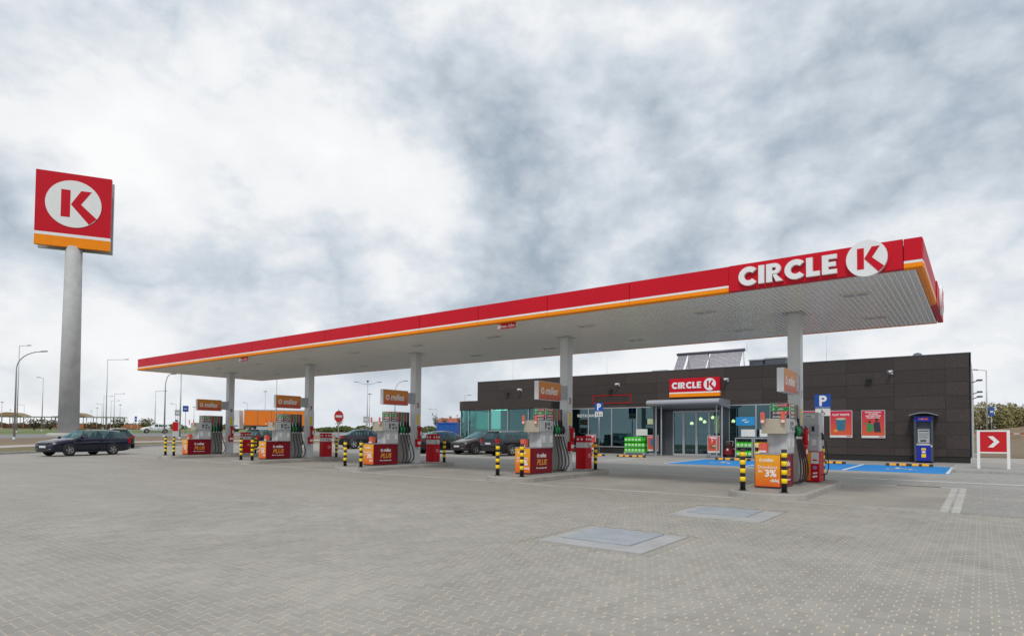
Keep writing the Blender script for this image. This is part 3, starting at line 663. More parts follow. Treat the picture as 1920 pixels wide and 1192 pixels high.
            for a in range(len(hp)-1):
                p0 = Vector(hp[max(a-1, 0)]); p1 = Vector(hp[a]); p2 = Vector(hp[a+1]); p3 = Vector(hp[min(a+2, len(hp)-1)])
                for u in (0, .25, .5, .75): sm.append(.5*((2*p1)+(-p0+p2)*u+(2*p0-5*p1+4*p2-p3)*u*u+(-p0+3*p1-3*p2+p3)*u**3))
            sm.append(Vector(hp[-1])); MB().tube(sm, .021, 8).build('hose', BLACK, nz)
    return r
P0 = make_pump()
for k, xc in enumerate(XC):
    o = P0 if k == 0 else dup(P0); o.location = (xc, 16.0, itop(xc, 16.6)-.003)
    tag(o, 'fuel pump with orange and dark red poster cabinet on %s island' % WHICH[k], 'fuel pump', 'fuel pumps on the islands')
def make_miles_sign():
    r = empty('column_sign'); MB().box(-.005, .165, -1.42, -.06, -.305, .305, bev=.006).build('light_box', M('lightbox_frame', (.62, .64, .66), .35, .2, .05, 2), r)
    for sx, xx in ((1, .1655), (-1, -.0055)):
        m = MB().box(-.004, .004, -1.40, -.08, 0, .585)
        f = m.build('sign_face', MILES, r); f.location = (xx, 0, -.2925)
        miles_logo(f, (sx*.006, -.76 if sx > 0 else -.72, .29), (0, sx, 0), .31)
    MB().box(.02, .14, -.06, .36, -.22, .24, bev=.01).build('bracket', GREYP, r); return r
S0 = make_miles_sign()
for k, xc in enumerate(XC):
    o = S0 if k == 0 else dup(S0); o.location = (xc, 18.04, itop(xc, 17.3)+2.72); tag(o, 'orange sign box reading miles on the column of %s island' % WHICH[k], 'sign', 'orange sign boxes on the canopy columns')
# fire extinguishers, dispensers and service bins behind the columns
def make_ext():
    r = empty('fire_extinguisher'); MB().lathe([(0, -.25), (.068, -.25), (.074, -.235), (.074, .14), (.06, .19), (.025, .225), (0, .225)], 16).build('cylinder', BRED, r); MB().cyl((0, 0, .22), (0, 0, .27), .018, n=8).build('valve', BLK, r)
    MB().box(-.012, .012, -.09, .03, .268, .288).build('lever', BLK, r); MB().tube([(.0, .03, .25), (.03, .09, .22), (.05, .095, .0), (.04, .09, -.12)], .011, 6).build('hose', BLACK, r); MB().box(.070, .0755, -.035, .035, -.12, .06).build('label', PAPER, r); return r
X0_ = make_ext()
for k, xc in enumerate(XC):
    o = X0_ if k == 0 else dup(X0_); o.location = (xc+.245, 18.60, itop(xc, 18.6)+1.28); tag(o, 'red fire extinguisher hung on the column of %s island' % WHICH[k], 'fire extinguisher', 'fire extinguishers on the columns')
def make_glovebox():
    r = empty('glove_dispenser'); MB().box(0, .13, -.13, .13, -.16, .16, bev=.012).build('case', BRED, r); MB().box(.1295, .133, -.09, .09, -.06, .06).build('label', PAPER, r); MB().tube([(.06, 0, -.16), (.07, .01, -.22), (.05, .0, -.27)], [.05, .04, .015], 8).build('glove', PAPER, r); return r
G0 = make_glovebox()
for k, xc in enumerate(XC):
    o = G0 if k == 0 else dup(G0); o.location = (xc+.168, 18.52, itop(xc, 18.6)+.86); tag(o, 'small red glove dispenser box on the column of %s island' % WHICH[k], 'dispenser', 'glove dispensers on the columns')
def make_bin():
    r = empty('service_bin')
    MB().box(-.20, .20, -.24, .24, .04, .80, bev=.02).build('lower_body', BRED, r); MB().box(-.18, .18, -.22, .22, 0, .04).build('foot', LGREY, r); MB().box(-.185, .185, -.225, .225, .80, .99).build('towel_slot', M('towel_grey', (.55, .55, .55), .6, 0, .15, 8), r)
    MB().box(-.20, .20, -.24, .24, .99, 1.22, bev=.02).build('top_box', BRED, r)
    for y in (-.14, .02, .16): flat([circ(.042, 18)], 'pictogram', PAPER, r, (.2005, y, 1.10), (0, 1, 0), depth=.006)
    for x in (-.1, .06): flat([circ(.042, 18)], 'pictogram', PAPER, r, (x, -.2405, 1.10), (1, 0, 0), depth=.006)
    flat([[a, b, c, d] for a, b, c, d in [(circ(.075, 24)[i], circ(.075, 24)[(i+1) % 24], circ(.062, 24)[(i+1) % 24], circ(.062, 24)[i]) for i in range(24)]], 'litter_mark', PAPER, r, (.2005, .06, .52), (0, 1, 0)); text('4', PAPER, r, (.2005, .06, .52), (0, 1, 0), size=.10, bold=.0, shear=.4, name='litter_mark')
    for s in (-1, 1): MB().tube([(s*.21, .0, .96), (s*.26, .05, .90), (s*.24, .08, .80)], [.03, .05, .01], 8).build('paper_towel', PAPER, r)
    return r
BI = make_bin()
for k, xc in enumerate(XC[1:]):
    o = BI if k == 0 else dup(BI); o.location = (xc+.22, 19.42, itop(xc, 19.4)-.003); tag(o, 'red service bin with paper towels at the rear of %s island' % WHICH[k+1], 'bin', 'red service bins on the islands')
def make_lpg():
    xc = XC[0]; r = empty('gas_dispenser', (xc+.28, 18.95, itop(xc, 19)-.003), 0, 'small white gas dispenser with poster base behind the nearest column', 'fuel pump')
    MB().box(-.22, .24, .0, .62, .02, .86, bev=.01).build('poster_base', BRED, r); MB().box(-.20, .02, -.006, .002, .05, .84).build('poster', PRINT_O, r); MB().box(.03, .23, -.006, .002, .52, .84).build('poster', PAPER, r)
    flat([[(-.06, -.09), (.06, -.07), (.06, -.02), (-.06, -.04)], [(-.05, .01), (.06, .03), (.06, .07), (-.05, .05)]], 'poster_mark', LETW, r, (.13, -.008, .22), (1, 0, 0)); flat([circ(.055, 14, 0, 0)], 'poster_mark', M('mark_violet', (.35, .22, .5), .5), r, (.13, -.008, .41), (1, 0, 0)); flat([[(-.06, -.02), (.06, -.015), (.06, .02), (-.06, .02)]], 'poster_mark', BRED, r, (.13, -.008, .62), (1, 0, 0))
    MB().box(-.18, .22, .05, .56, .86, 1.95, bev=.012).build('dispenser_body', LGREY, r); MB().box(-.16, .12, .043, .051, 1.80, 1.88).build('name_strip', PAPER, r); MB().box(-.12, .04, .0395, .044, 1.825, 1.85).build('name_mark', DGREY, r)
    h = MB().box(.0, .24, .02, .06, 1.30, 1.62, bev=.01).build('display_head', GREYP, r); MB().box(.05, .12, .014, .021, 1.42, 1.56).build('display', BLK, h); MB().box(.04, .16, .044, .051, 1.03, 1.2).build('sticker', PAPER, r)
    MB().tube([(.25, .3, 1.25), (.36, .28, 1.15), (.40, .3, .8), (.42, .32, .4), (.36, .32, .22), (.25, .32, .2)], .014, 8).build('hose', BLACK, r); MB().tube([(.25, .3, 1.38), (.29, .28, 1.3), (.27, .28, 1.18)], [.02, .04, .025], 8).build('nozzle', BLK, r)
make_lpg()

# ------------------------------------------------------------------ shop building
YB = 37.68; BZ = T(-10, YB); BTOP = 5.84
HPL = M('facade_laminate', (.058, .048, .0445), .6, 0, .22, 9, bump=.12, bscale=60, island=.14, spec=.18)
PLINTH = M('dark_plinth', (.02, .019, .019), .8)
ALU = M('window_aluminium', (.46, .48, .50), .4, .4, .06, 3)
GLASS = glassmat('shop_glass', (.34, .47, .46), .085)
GLASSC = glassmat('restaurant_glass', (.36, .68, .62), .08)
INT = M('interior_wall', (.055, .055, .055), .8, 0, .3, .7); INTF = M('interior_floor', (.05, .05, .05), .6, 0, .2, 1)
def make_shop():
    r = empty('shop_building', (0, 0, 0), 0, 'dark brown panelled petrol station shop with glass front and rounded restaurant', 'building')
    # carcass behind the facade panels: walls with openings left free
    cores = [(-31.97, -22.9, 4.3, BTOP), (-22.9, -.46, 3.6, BTOP), (-9.6, -.46, BZ-.1, 3.6)]
    mb = MB()
    for x0, x1, z0, z1 in cores: mb.box(x0+.03, x1-.03, YB+.03, YB+.25, z0+.002, z1-.02)
    mb.build('facade_wall', PLINTH, r)
    # facade panels, rows .66 m high, 2.19 m wide
    zs = [BTOP, 5.14, 4.48, 3.80, 3.13, 2.47, 1.81, 1.15, .76]; xs = [-.43-1.02-2.19*k for k in range(15)]; xs = [-.43]+xs
    pm = {}
    def panel(x0, x1, z0, z1, y=YB):
        key = (round(x1-x0, 3), round(z1-z0, 3))
        if key not in pm: pm[key] = MB().box(.005, key[0]-.005, 0, .028, .005, key[1]-.005, bev=.002).mesh('facade_panel', HPL)
        link('facade_panel', pm[key], r, (x0, y, z0))
    for a, b in zip(zs, zs[1:]):
        for x1, x0 in zip(xs, xs[1:]):
            x0 = max(x0, -31.97)
            if x1-x0 < .1: continue
            if b < 3.5:
                if x1 <= -9.5: continue
                x0 = max(x0, -9.6)
            elif abs(b-3.13) < .01: continue
            if x0 < -23.5 and a < 4.4: continue
            panel(x0, x1, b, a)
    for x1, x0 in zip(xs, xs[1:]):        # narrow course above the windows
        if x1 <= -9.6 and x0 > -24: panel(x0, x1, 3.60, 3.80)
        elif x1 > -9.6 > x0: panel(x0, -9.6, 3.60, 3.80)
    for x1, x0 in zip(xs, xs[1:]):
        if x1 > -9.5: pass
    MB().box(-9.6, -.55, YB+.10, YB+.2, BZ-.25, .75).build('plinth', PLINTH, r)
    MB().box(-32.0, -.40, YB-.02, YB+.30, BTOP, BTOP+.05, bev=.008).build('parapet_cap', DGREY, r)
    # right-hand side wall in light sandwich panels
    SW = M('sandwich_panel', (.52, .53, .55), .5, 0, .06, .6)
    for k in range(9): MB().box(-.47, -.435, YB+.04+k*1.52, YB+1.55+k*1.52, BZ-.2, BTOP-.03, bev=.004).build('side_panel', SW, r)
    MB().box(-.48, -.40, YB-.0, YB+.035, .74, BTOP-.01).build('corner_trim', DGREY, r)
    MB().box(-31.9, -.5, YB+13.6, YB+13.8, BZ-.2, BTOP-.1).build('rear_wall', SW, r); MB().box(-31.97, -31.9, YB+3.0, YB+13.6, BZ-.2, BTOP-.1).build('end_wall', SW, r)
    MB().box(-31.8, -.5, YB+.25, YB+13.6, 5.25, 5.40).build('roof_deck', GREYP, r)
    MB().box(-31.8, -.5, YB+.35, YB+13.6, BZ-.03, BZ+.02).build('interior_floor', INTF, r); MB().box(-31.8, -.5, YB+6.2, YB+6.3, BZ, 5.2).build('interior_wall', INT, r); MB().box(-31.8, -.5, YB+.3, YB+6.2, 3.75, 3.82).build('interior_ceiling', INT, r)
    # glazing helper: frame members and one pane per bay
    def glaze(xs_, y, z0, z1, mat=GLASS, sill=True):
        for a, b in zip(xs_, xs_[1:]):
            w = empty('window'); w.parent = r
            MB().box(a+.03, b-.03, y+.02, y+.032, z0+.05, z1-.05).build('pane', mat, w)
            f = MB(); f.box(a+.002, a+.035, y-.02, y+.07, z0, z1); f.box(b-.035, b-.002, y-.02, y+.07, z0, z1); f.box(a+.035, b-.035, y-.02, y+.07, z1-.055, z1); f.box(a+.035, b-.035, y-.02, y+.07, z0, z0+.06); f.build('frame', ALU, w)
    glaze([-23.75, -21.85, -20.04, -18.19, -16.45], YB+.03, .92, 3.595); glaze([-12.15, -10.58, -9.62], YB+.03, .92, 3.595)
    MB().box(-23.9, -16.45, YB+.06, YB+.2, BZ-.2, .915).build('plinth', PLINTH, r); MB().box(-12.15, -9.6, YB+.06, YB+.2, BZ-.2, .915).build('plinth', PLINTH, r)
    # entrance: sliding doors, side panes, posts and canopy
    y = YB-.45; MB().box(-16.45, -16.33, YB-1.3, YB+.2, BZ, 3.58).build('porch_jamb', DGREY, r); MB().box(-12.27, -12.15, YB-1.3, YB+.2, BZ, 3.58).build('porch_jamb', DGREY, r)
    MB().box(-16.33, -15.50, y, y+.10, BZ, 3.30).build('porch_panel', DGREY, r); MB().box(-16.33, -12.27, y, y+.14, 3.26, 3.58).build('door_header', DGREY, r)
    ds = [-15.50, -14.80, -13.98, -13.18, -12.29]
    for k, (a, b) in enumerate(zip(ds, ds[1:])):
        d = empty('door' if k in (1, 2) else 'side_light'); d.parent = r
        MB().box(a+.05, b-.05, y+.05, y+.062, BZ+.14, 3.18).build('pane', GLASS, d)
        f = MB(); f.box(a+.003, a+.065, y, y+.1, BZ+.02, 3.25); f.box(b-.065, b-.003, y, y+.1, BZ+.02, 3.25); f.box(a+.065, b-.065, y, y+.1, 3.17, 3.25); f.box(a+.065, b-.065, y, y+.1, BZ+.02, BZ+.16); f.build('frame', ALU, d)
    for x in (-16.2, -15.85, -12.42, -12.1): MB().box(x-.035, x+.035, YB-1.42, YB-1.35, BZ, 3.5, bev=.006).build('porch_post', ALU, r)
    prof = [(YB-.02, 3.36), (YB-.02, 3.86), (YB-1.75, 3.90), (YB-1.98, 3.86), (YB-2.09, 3.76), (YB-2.10, 3.66), (YB-2.02, 3.57), (YB-1.85, 3.53), (YB-1.0, 3.44)]
    MB().prism(prof, -16.55, -12.05, 'x').build('porch_roof', M('porch_metal', (.36, .375, .41), .38, .3, .06, 2), r)
    # restaurant: low glazed block with rounded corner
    RY = 36.05; cx, cy, R = -31.45, RY+1.75, 1.75
    arc = [(cx+R*math.cos(a), cy+R*math.sin(a)) for a in [PI/2*k/8+PI for k in range(9)]]
    
    line = [(-33.2, YB+3.2), (-33.2, cy)]+arc[1:]+[(-23.82, RY)]
    def off(pl, d):
        o = []
        for i, p in enumerate(pl):
            a = pl[max(i-1, 0)]; b = pl[min(i+1, len(pl)-1)]; t = Vector((b[0]-a[0], b[1]-a[1])).normalized(); o.append((p[0]+t.y*d, p[1]-t.x*d))
        return o
    def wall_strip(pl, z0, z1, th, name, mat, parent):
        o = off(pl, -th); mb = MB(); n = len(pl); vs = [(x, y_, z) for z in (z0, z1) for x, y_ in pl]+[(x, y_, z) for z in (z0, z1) for x, y_ in o]
        mb.add(vs, [(i, i+1, n+i+1, n+i) for i in range(n-1)]+[(2*n+i+1, 2*n+i, 3*n+i, 3*n+i+1) for i in range(n-1)]+[(n+i, n+i+1, 3*n+i+1, 3*n+i) for i in range(n-1)]+[(i+1, i, 2*n+i, 2*n+i+1) for i in range(n-1)]+[(0, n, 3*n, 2*n), (n-1, 3*n-1, 4*n-1, 2*n-1)]); return mb.build(name, mat, parent)
    wall_strip(off(line, .12), 3.58, 4.26, .14, 'restaurant_fascia', HPL, r)
    MB().prism(off(line, -.1)+[(-23.9, YB+3.2)], 4.10, 4.20).build('restaurant_roof', GREYP, r)
    MB().box(-23.84, -23.70, RY-.10, YB+.0, BZ, 4.26).build('restaurant_side_wall', PLINTH, r)
    wall_strip(line, BZ-.2, .86, .12, 'restaurant_plinth', PLINTH, r)
    bays = [[(-33.2, YB+3.2), (-33.2, YB+1.2)], [(-33.2, YB+1.2), (-33.2, cy)], arc[:5], arc[4:], [(-31.45, RY), (-29.45, RY)], [(-29.45, RY), (-27.65, RY)], [(-27.65, RY), (-25.8, RY)], [(-25.8, RY), (-23.85, RY)]]
    for b in bays:
        w = empty('window'); w.parent = r; wall_strip(off(b, -.05), .90, 3.55, .012, 'pane', GLASSC, w)
        f = MB(); x, y_ = b[0]; f.box(x-.03, x+.03, y_-.03, y_+.05, .86, 3.58); f.build('frame', ALU, w); o_ = wall_strip(off(b, .0), .86, .92, .08, 'sill', ALU, w)
    # sign box over the door
    sg = MB().box(-15.82, -12.62, YB-.24, YB-.02, 4.44, 5.30, bev=.01).build('name_sign', RED, r); MB().box(-15.82, -12.62, YB-.245, YB-.02, 4.36, 4.44).build('white_stripe', WHITE, sg); MB().box(-15.82, -12.62, YB-.25, YB-.02, 4.14, 4.36).build('orange_stripe', ORANGE, sg)
    sp = empty('sign_lettering'); sp.parent = r; letters_circle(sp, (-14.70, YB-.26, 4.86), (1, 0, 0), .40, .03, WHITE, .29)
    k_logo(r, (-13.22, YB-.26, 4.87), (1, 0, 0), .375, depth=.03)
    # red outlined empty sign frame, wall lights
    f = MB(); rr = (-21.48, -18.57, 3.88, 4.44)
    f.box(rr[0], rr[1], YB-.03, YB, rr[3]-.04, rr[3]); f.box(rr[0], rr[1], YB-.03, YB, rr[2], rr[2]+.04); f.box(rr[0], rr[0]+.04, YB-.03, YB, rr[2]+.04, rr[3]-.04); f.box(rr[1]-.04, rr[1], YB-.03, YB, rr[2]+.04, rr[3]-.04); f.build('outline_frame', BRED, r)
    text('RESTAURACJA', LETW, r, (-21.9, YB+.045, 3.06), (1, 0, 0), size=.27, bold=.01, name='window_lettering')
    for x, z in ((-4.75, 4.78), (-20.08, 4.78), (-28.88, 4.86)): 
        l = MB().box(x-.16, x+.16, YB-.30, YB-.08, z-.06, z+.05, bev=.015).build('floodlight', BLK, r); MB().box(x-.03, x+.03, YB-.1, YB, z-.05, z+.02).build('bracket', BLK, l)
    # window stickers
    MB().box(-17.44, -16.5, YB+.022, YB+.03, 2.45, 2.80).build('window_poster', M('poster_pale_green', (.55, .62, .40), .5, 0, .25, 3), r); MB().box(-11.75, -10.65, YB+.022, YB+.03, 2.35, 2.85).build('window_poster', M('poster_sky_blue', lin((40, 150, 215)), .4), r)
    flat([[(-.20, .02), (.06, .07), (.08, .13), (-.18, .08)], [(-.04, -.10), (.20, -.06), (.20, .0), (-.03, -.03)]], 'poster_mark', LETW, r, (-11.2, YB+.018, 2.6), (1, 0, 0))
    return r
make_shop()
# things inside, seen through the glass
def make_shelf(x, y, label, seed):
    rn = random.Random(seed); r = empty('display_shelf', (x, y, BZ+.02), 0, label, 'shelf', 'display shelves inside the shop'); MB().box(-.9, .9, .3, .36, 0, 1.9).build('back_panel', DGREY, r)
    for z in (.1, .55, 1.0, 1.45): 
        s = MB().box(-.9, .9, -.1, .3, z, z+.03).build('shelf_board', GREYP, r); g = MB()
        x_ = -.86
        while x_ < .8:
            w = rn.uniform(.06, .16); g.box(x_, x_+w, 0, .2, z+.03, z+rn.uniform(.16, .34), rn.randrange(4)); x_ += w+.01
        g.build('packed_goods', [M('goods_red', (.4, .03, .03), .5), M('goods_yellow', (.6, .4, .05), .5), M('goods_blue', (.05, .12, .4), .5), M('goods_white', (.6, .6, .6), .5)], s)
for i, (x, y, w) in enumerate(((-21, 39.8, 'behind the restaurant lettering'), (-18.6, 40.4, 'behind the green jug stack'), (-15.6, 41.6, 'beyond the entrance doors'), (-13, 40.9, 'beyond the entrance side pane'), (-10.8, 40.2, 'behind the blue window poster'))):
    make_shelf(x, y, 'stocked shop shelf seen through the glass %s' % w, i)
WARM = emis('warm_lamp', (1.0, .78, .38), 6.0)
for i, (x, y, z, w) in enumerate(((-15.3, 39.9, 2.55, 'low in the left side pane'), (-14.95, 40.6, 2.85, 'high in the left side pane'), (-14.55, 40.2, 2.65, 'at the left edge of the left door'), (-14.25, 40.9, 2.95, 'high in the middle of the left door'), (-13.85, 40.3, 2.6, 'at the meeting of both doors'), (-12.9, 40.9, 2.7, 'in the right side pane'))):
    l = empty('pendant_lamp', (x, y, z), 0, 'warm lit pendant lamp inside the shop, %s' % w, 'lamp', 'lit pendant lamps inside the shop'); MB().lathe([(0, -.1), (.10, -.08), (.12, 0), (.06, .1), (0, .11)], 14).build('shade', WARM, l); MB().cyl((0, 0, .1), (0, 0, 3.74-z), .008, n=6).build('cord', BLK, l)
def menu_board():
    r = empty('menu_board', (-13.55, 39.6, 2.45), 0, 'pale yellow lit menu panel seen through the right door', 'menu board'); MB().box(-.16, .16, 0, .05, -.55, .55).build('panel', emis('lit_panel', (1.0, .86, .42), .8), r); MB().box(-.18, .18, .05, .08, -.57, .57).build('frame', DGREY, r)
    for s in (-.15, .15): MB().cyl((s, .04, .55), (s, .04, 1.29), .008, n=6).build('hanger', BLK, r)
menu_board()
for x, w in ((-31, 'at the rounded restaurant corner'), (-27, 'in the middle of the restaurant'), (-20, 'behind the family parking sign'), (-14, 'above the entrance'), (-10.5, 'behind the jug racks')):
    l = empty('ceiling_light', (x, 39.6, 3.745), 0, 'lit ceiling panel inside the shop %s' % w, 'ceiling light', 'lit ceiling panels inside the shop'); MB().box(-.6, .6, -.15, .15, -.03, 0).build('panel', emis('cool_panel', (.9, 1.0, .95), 5.0), l); MB().box(-.63, .63, -.18, .18, -.02, 0.004).build('frame', LGREY, l)

# posters on the wall
def poster(x0, x1, z0, z1, label, kind):
    r = empty('wall_poster', ((x0+x1)/2, YB, (z0+z1)/2), 0, label, 'poster'); w = (x1-x0)/2; h = (z1-z0)/2
    MB().box(-w, w, -.05, .0, -h, h, bev=.006).build('frame', LGREY, r); MB().box(-w+.03, w-.03, -.054, -.045, -h+.13, h-.03).build('print', gradient_mat('poster_print_'+kind, lin((212, 96, 50)), lin((198, 28, 70)), -h, h), r); MB().box(-w+.03, w-.03, -.054, -.045, -h+.03, -h+.13).build('footer', PAPER, r); MB().box(w-.28, w-.07, -.057, -.052, -h+.055, -h+.105).build('footer_mark', BRED, r)
    def P(poly, m, y=-.0565, nm='picture'): flat([poly], nm, m, r, (0, y, 0), (1, 0, 0), depth=.004)
    if kind == 'coffee':
        text('FLAT WHITE', LETW, r, (0, -.056, h-.24), (1, 0, 0), size=.145, bold=.025)
        P([(-.20, -.36), (.18, -.36), (.25, .28), (-.26, .28)], M('cup_teal', (.03, .16, .24), .4), nm='cup'); P(circ(.255, 20, 0, .28, ry=.055), M('cup_rim', (.6, .45, .3), .4), -.059, 'cup_rim'); P(circ(.10, 16, -.25, -.36, ry=.08), GOLD, -.06, 'coin')
    elif kind == 'team':
        for k, t in enumerate(('NOWA NAZWA,', 'TO SAMO', 'INNOWACYJNE', 'PALIWO miles')): text(t, LETW, r, (0, -.056, h-.12-.095*k), (1, 0, 0), size=.098, bold=.025)
        g = M('shirt_green', (.03, .25, .08), .5); b = M('shirt_navy', (.03, .03, .05), .5)
        P([(-.28, -.40), (-.02, -.40), (.02, -.05), (-.16, .06), (-.30, -.05)], g, nm='figure_shape'); P(circ(.065, 12, -.16, .12), BLK, nm='figure_shape'); P([(.05, -.42), (.36, -.42), (.30, .1), (.12, .16), (.02, .02)], b, -.059, 'figure_shape'); P(circ(.075, 12, .17, .24), BLK, -.059, 'figure_shape')
        P([(-.45, .02), (-.20, .0), (-.20, .04), (-.45, .07)], g, -.061, 'figure_shape')
    else:
        P([(-.1, .1), (.40, .35), (.42, .05), (.0, -.15)], M('bun_brown', (.42, .2, .1), .5), nm='picture'); P([(-.3, -.25), (.25, -.1), (.3, -.3), (-.2, -.45)], M('bun_cream', (.6, .42, .3), .5), -.059)
poster(-8.02, -7.06, 1.66, 3.15, 'red food poster on the wall partly behind the nearest pump', 'food')
poster(-6.66, -5.56, 1.66, 3.14, 'wall poster of a blue coffee cup reading FLAT WHITE', 'coffee')
poster(-5.14, -4.04, 1.65, 3.13, 'orange wall poster with two figures beside the coffee poster', 'team')
def cashpoint():
    r = empty('cash_machine', (-2.34, YB-.03, BZ), 0, 'blue and grey cash machine with curved hood against the shop wall', 'cash machine')
    NAVY = M('machine_blue', lin((16, 40, 160)), .4); SL = M('machine_slate', (.07, .085, .105), .45, .2, .1, 3)
    MB().box(-.40, -.30, -.62, 0, .05, 2.32, bev=.01).build('side_cheek', SL, r); MB().box(.30, .40, -.62, 0, .05, 2.32, bev=.01).build('side_cheek', SL, r); MB().box(-.30, .30, -.40, 0, .05, 2.32).build('cabinet', SL, r)
    MB().box(-.30, .30, -.61, -.40, .08, .86, bev=.006).build('lower_door', NAVY, r); d = MB().box(-.09, .09, -.616, -.609, .26, .72).build('emblem', YEL, r); flat([circ(.12, 20, ry=.10)], 'emblem_ring', NAVY, d, (0, -.62, .53), (1, 0, 0)); flat([circ(.085, 16, ry=.06)], 'emblem_core', PAPER, d, (0, -.624, .53), (1, 0, 0))
    MB().box(-.37, .37, -.625, -.40, 2.04, 2.30, bev=.006).build('header', NAVY, r); flat([[(-.19, -.04), (-.10, -.04), (-.10, .04), (-.19, .04)], [(.02, -.045), (.20, -.045), (.20, .045), (.02, .045)]], 'header_mark', M('header_red', lin((230, 90, 70)), .4), r, (0, -.628, 2.17), (1, 0, 0)); flat([circ(.035, 12, -.04, 0)], 'header_mark', PAPER, r, (0, -.628, 2.17), (1, 0, 0))
    MB().prism([(-.61, .86), (-.40, .95), (-.40, .86)], -.30, .30, 'x').build('shelf', LGREY, r); f = MB(); f.box(-.25, .25, -.42, -.395, .98, 1.66); f.build('fascia', LGREY, r); s = MB().box(-.18, .18, -.43, -.419, 1.22, 1.48).build('screen', M('screen_dim', (.32, .35, .36), .15), r); MB().box(-.14, .1, -.44, -.42, 1.04, 1.14).build('keypad', DGREY, r); MB().box(-.2, .2, -.43, -.419, 1.56, 1.60).build('card_slot', BLK, r); MB().box(.30, .36, -.625, -.619, .78, .86).build('sticker', PAPER, r)
    MB().prism([(-.60+1.2*k/12, 2.36+.13*math.sin(PI*k/12)) for k in range(13)]+[(.60-1.2*k/12, 2.335+.13*math.sin(PI*(12-k)/12)) for k in range(13)], -.85, .0, 'y').build('hood', GREYP, r)
cashpoint()
def wall_camera(x, z, label):
    r = empty('security_camera', (x, YB, z), 0, label, 'camera', 'security cameras on the shop wall'); MB().box(-.05, .05, -.02, 0, -.12, .02).build('bracket', WHITE, r); MB().tube([(0, -.02, -.06), (.0, -.12, -.05), (0, -.14, .0)], .022, 8).build('arm', WHITE, r); MB().tube([(.02, -.04, .03), (-.12, -.42, -.02)], .06, 10).build('housing', WHITE, r); MB().tube([(-.121, -.424, -.02), (-.13, -.445, -.023)], .04, 10).build('lens', BLK, r)
for x, z, l in ((-27.62, 5.1, 'above the restaurant windows'), (-19.47, 5.14, 'above the red outlined frame'), (-12.2, 5.12, 'beside the entrance sign'), (-3.73, 5.1, 'above the cash machine')): wall_camera(x, z, 'white security camera on the shop wall %s' % l)
# roof equipment
def solar():
    r = empty('solar_collector', (-14.5, 40.2, 5.4), 0, 'tilted tube solar collector standing on the shop roof', 'solar collector'); TB = M('solar_tube', (.10, .075, .13), .2, .2, .25, 30)
    MB().cyl((-2.3, .9, 1.92), (2.3, .9, 1.92), .10, n=12).build('manifold', M('manifold_grey', (.10, .105, .13), .4, .3), r)
    for k in range(60):
        if k in (9, 10, 30): continue
        x = -2.15+4.3*k/59; MB().tube([(x, .88, 1.9), (x+.12, -.55, .35)], .026, 6).build('tube', TB, r)
    for x in (-1.5, -.1, 2.2): MB().tube([(x, .9, 1.85), (x, 1.2, 0)], .03, 6).build('strut', GALV, r)
    MB().cyl((2.42, .9, 1.75), (2.42, .9, 2.4), .012, n=6).build('antenna', GALV, r); MB().box(-2.3, 2.3, -.62, -.56, .25, .34).build('base_rail', GALV, r)
solar()
def roofbox(x0, x1, y, z1, mat, label, dome=False):
    r = empty('roof_vent', ((x0+x1)/2, y, 5.4), 0, label, 'roof vent'); w = (x1-x0)/2; h = z1-5.4
    if dome: MB().lathe([(w, 0), (w, h*.55), (w*1.12, h*.6), (w*1.1, h*.7), (w*.5, h*.95), (0, h)], 20).build('cowl', mat, r); MB().lathe([(w*.9, h*.2), (w*.95, h*.25), (w*.9, h*.3)], 20).build('ring', DGREY, r)
    else:
        MB().box(-w, w, 0, 1.1, 0, h-.08, bev=.01).build('housing', mat, r); MB().box(-w-.05, w+.05, -.05, 1.15, h-.08, h, bev=.01).build('lid', GREYP, r)
        for k in range(5): MB().box(-w+.06, w-.06, -.02, .005, .12+k*(h-.3)/5, .18+k*(h-.3)/5).build('louvre', DGREY, r)
roofbox(-12.2, -11.35, 42, 6.76, DGREY, 'dark square roof vent beside the solar collector'); roofbox(-11.2, -9.95, 42, 6.80, DGREY, 'wide dark roof vent behind the nearest column'); roofbox(-18.3, -17.3, 40.4, 6.25, LGREY, 'low pale roof hatch left of the solar collector'); roofbox(-3.15, -2.5, 41, 6.42, M('cowl_slate', (.10, .12, .15), .5), 'round slate cowl on the roof above the cash machine', True)
MB_ = None
def mast(x, y, z0, z1, label):
    r = empty('lightning_rod', (x, y, z0), 0, label, 'rod', 'thin lightning rods on the roof'); MB().cyl((0, 0, 0), (0, 0, z1-z0), .012, .006, 6).build('rod', GALV, r); MB().box(-.1, .1, -.1, .1, -.02, .08).build('foot', CONC, r)
for x, y, z, l in ((-30.2, 40, 8.4, 'at the restaurant end'), (-22.2, 41, 7.6, 'left of the solar collector'), (-7.4, 41, 7.8, 'right of the nearest column')): mast(x, y, 5.4, z, 'thin lightning rod on the shop roof %s' % l)
# side wall cameras on poles
for i, (y, z, l) in enumerate(((42.5, 4.75, 'highest'), (45.5, 4.3, 'middle'), (44.2, 3.95, 'lowest'))):
    r = empty('side_floodlight', (-.435, y, z), 0, 'small %s floodlight arm sticking out of the side wall' % l, 'floodlight'); MB().tube([(0, 0, 0), (.12, -.1, .03), (.24, -.15, .08)], .025, 6).build('arm', BLK, r); MB().box(.20, .48, -.28, -.06, .06, .15, bev=.02).build('lamp_head', DGREY, r)
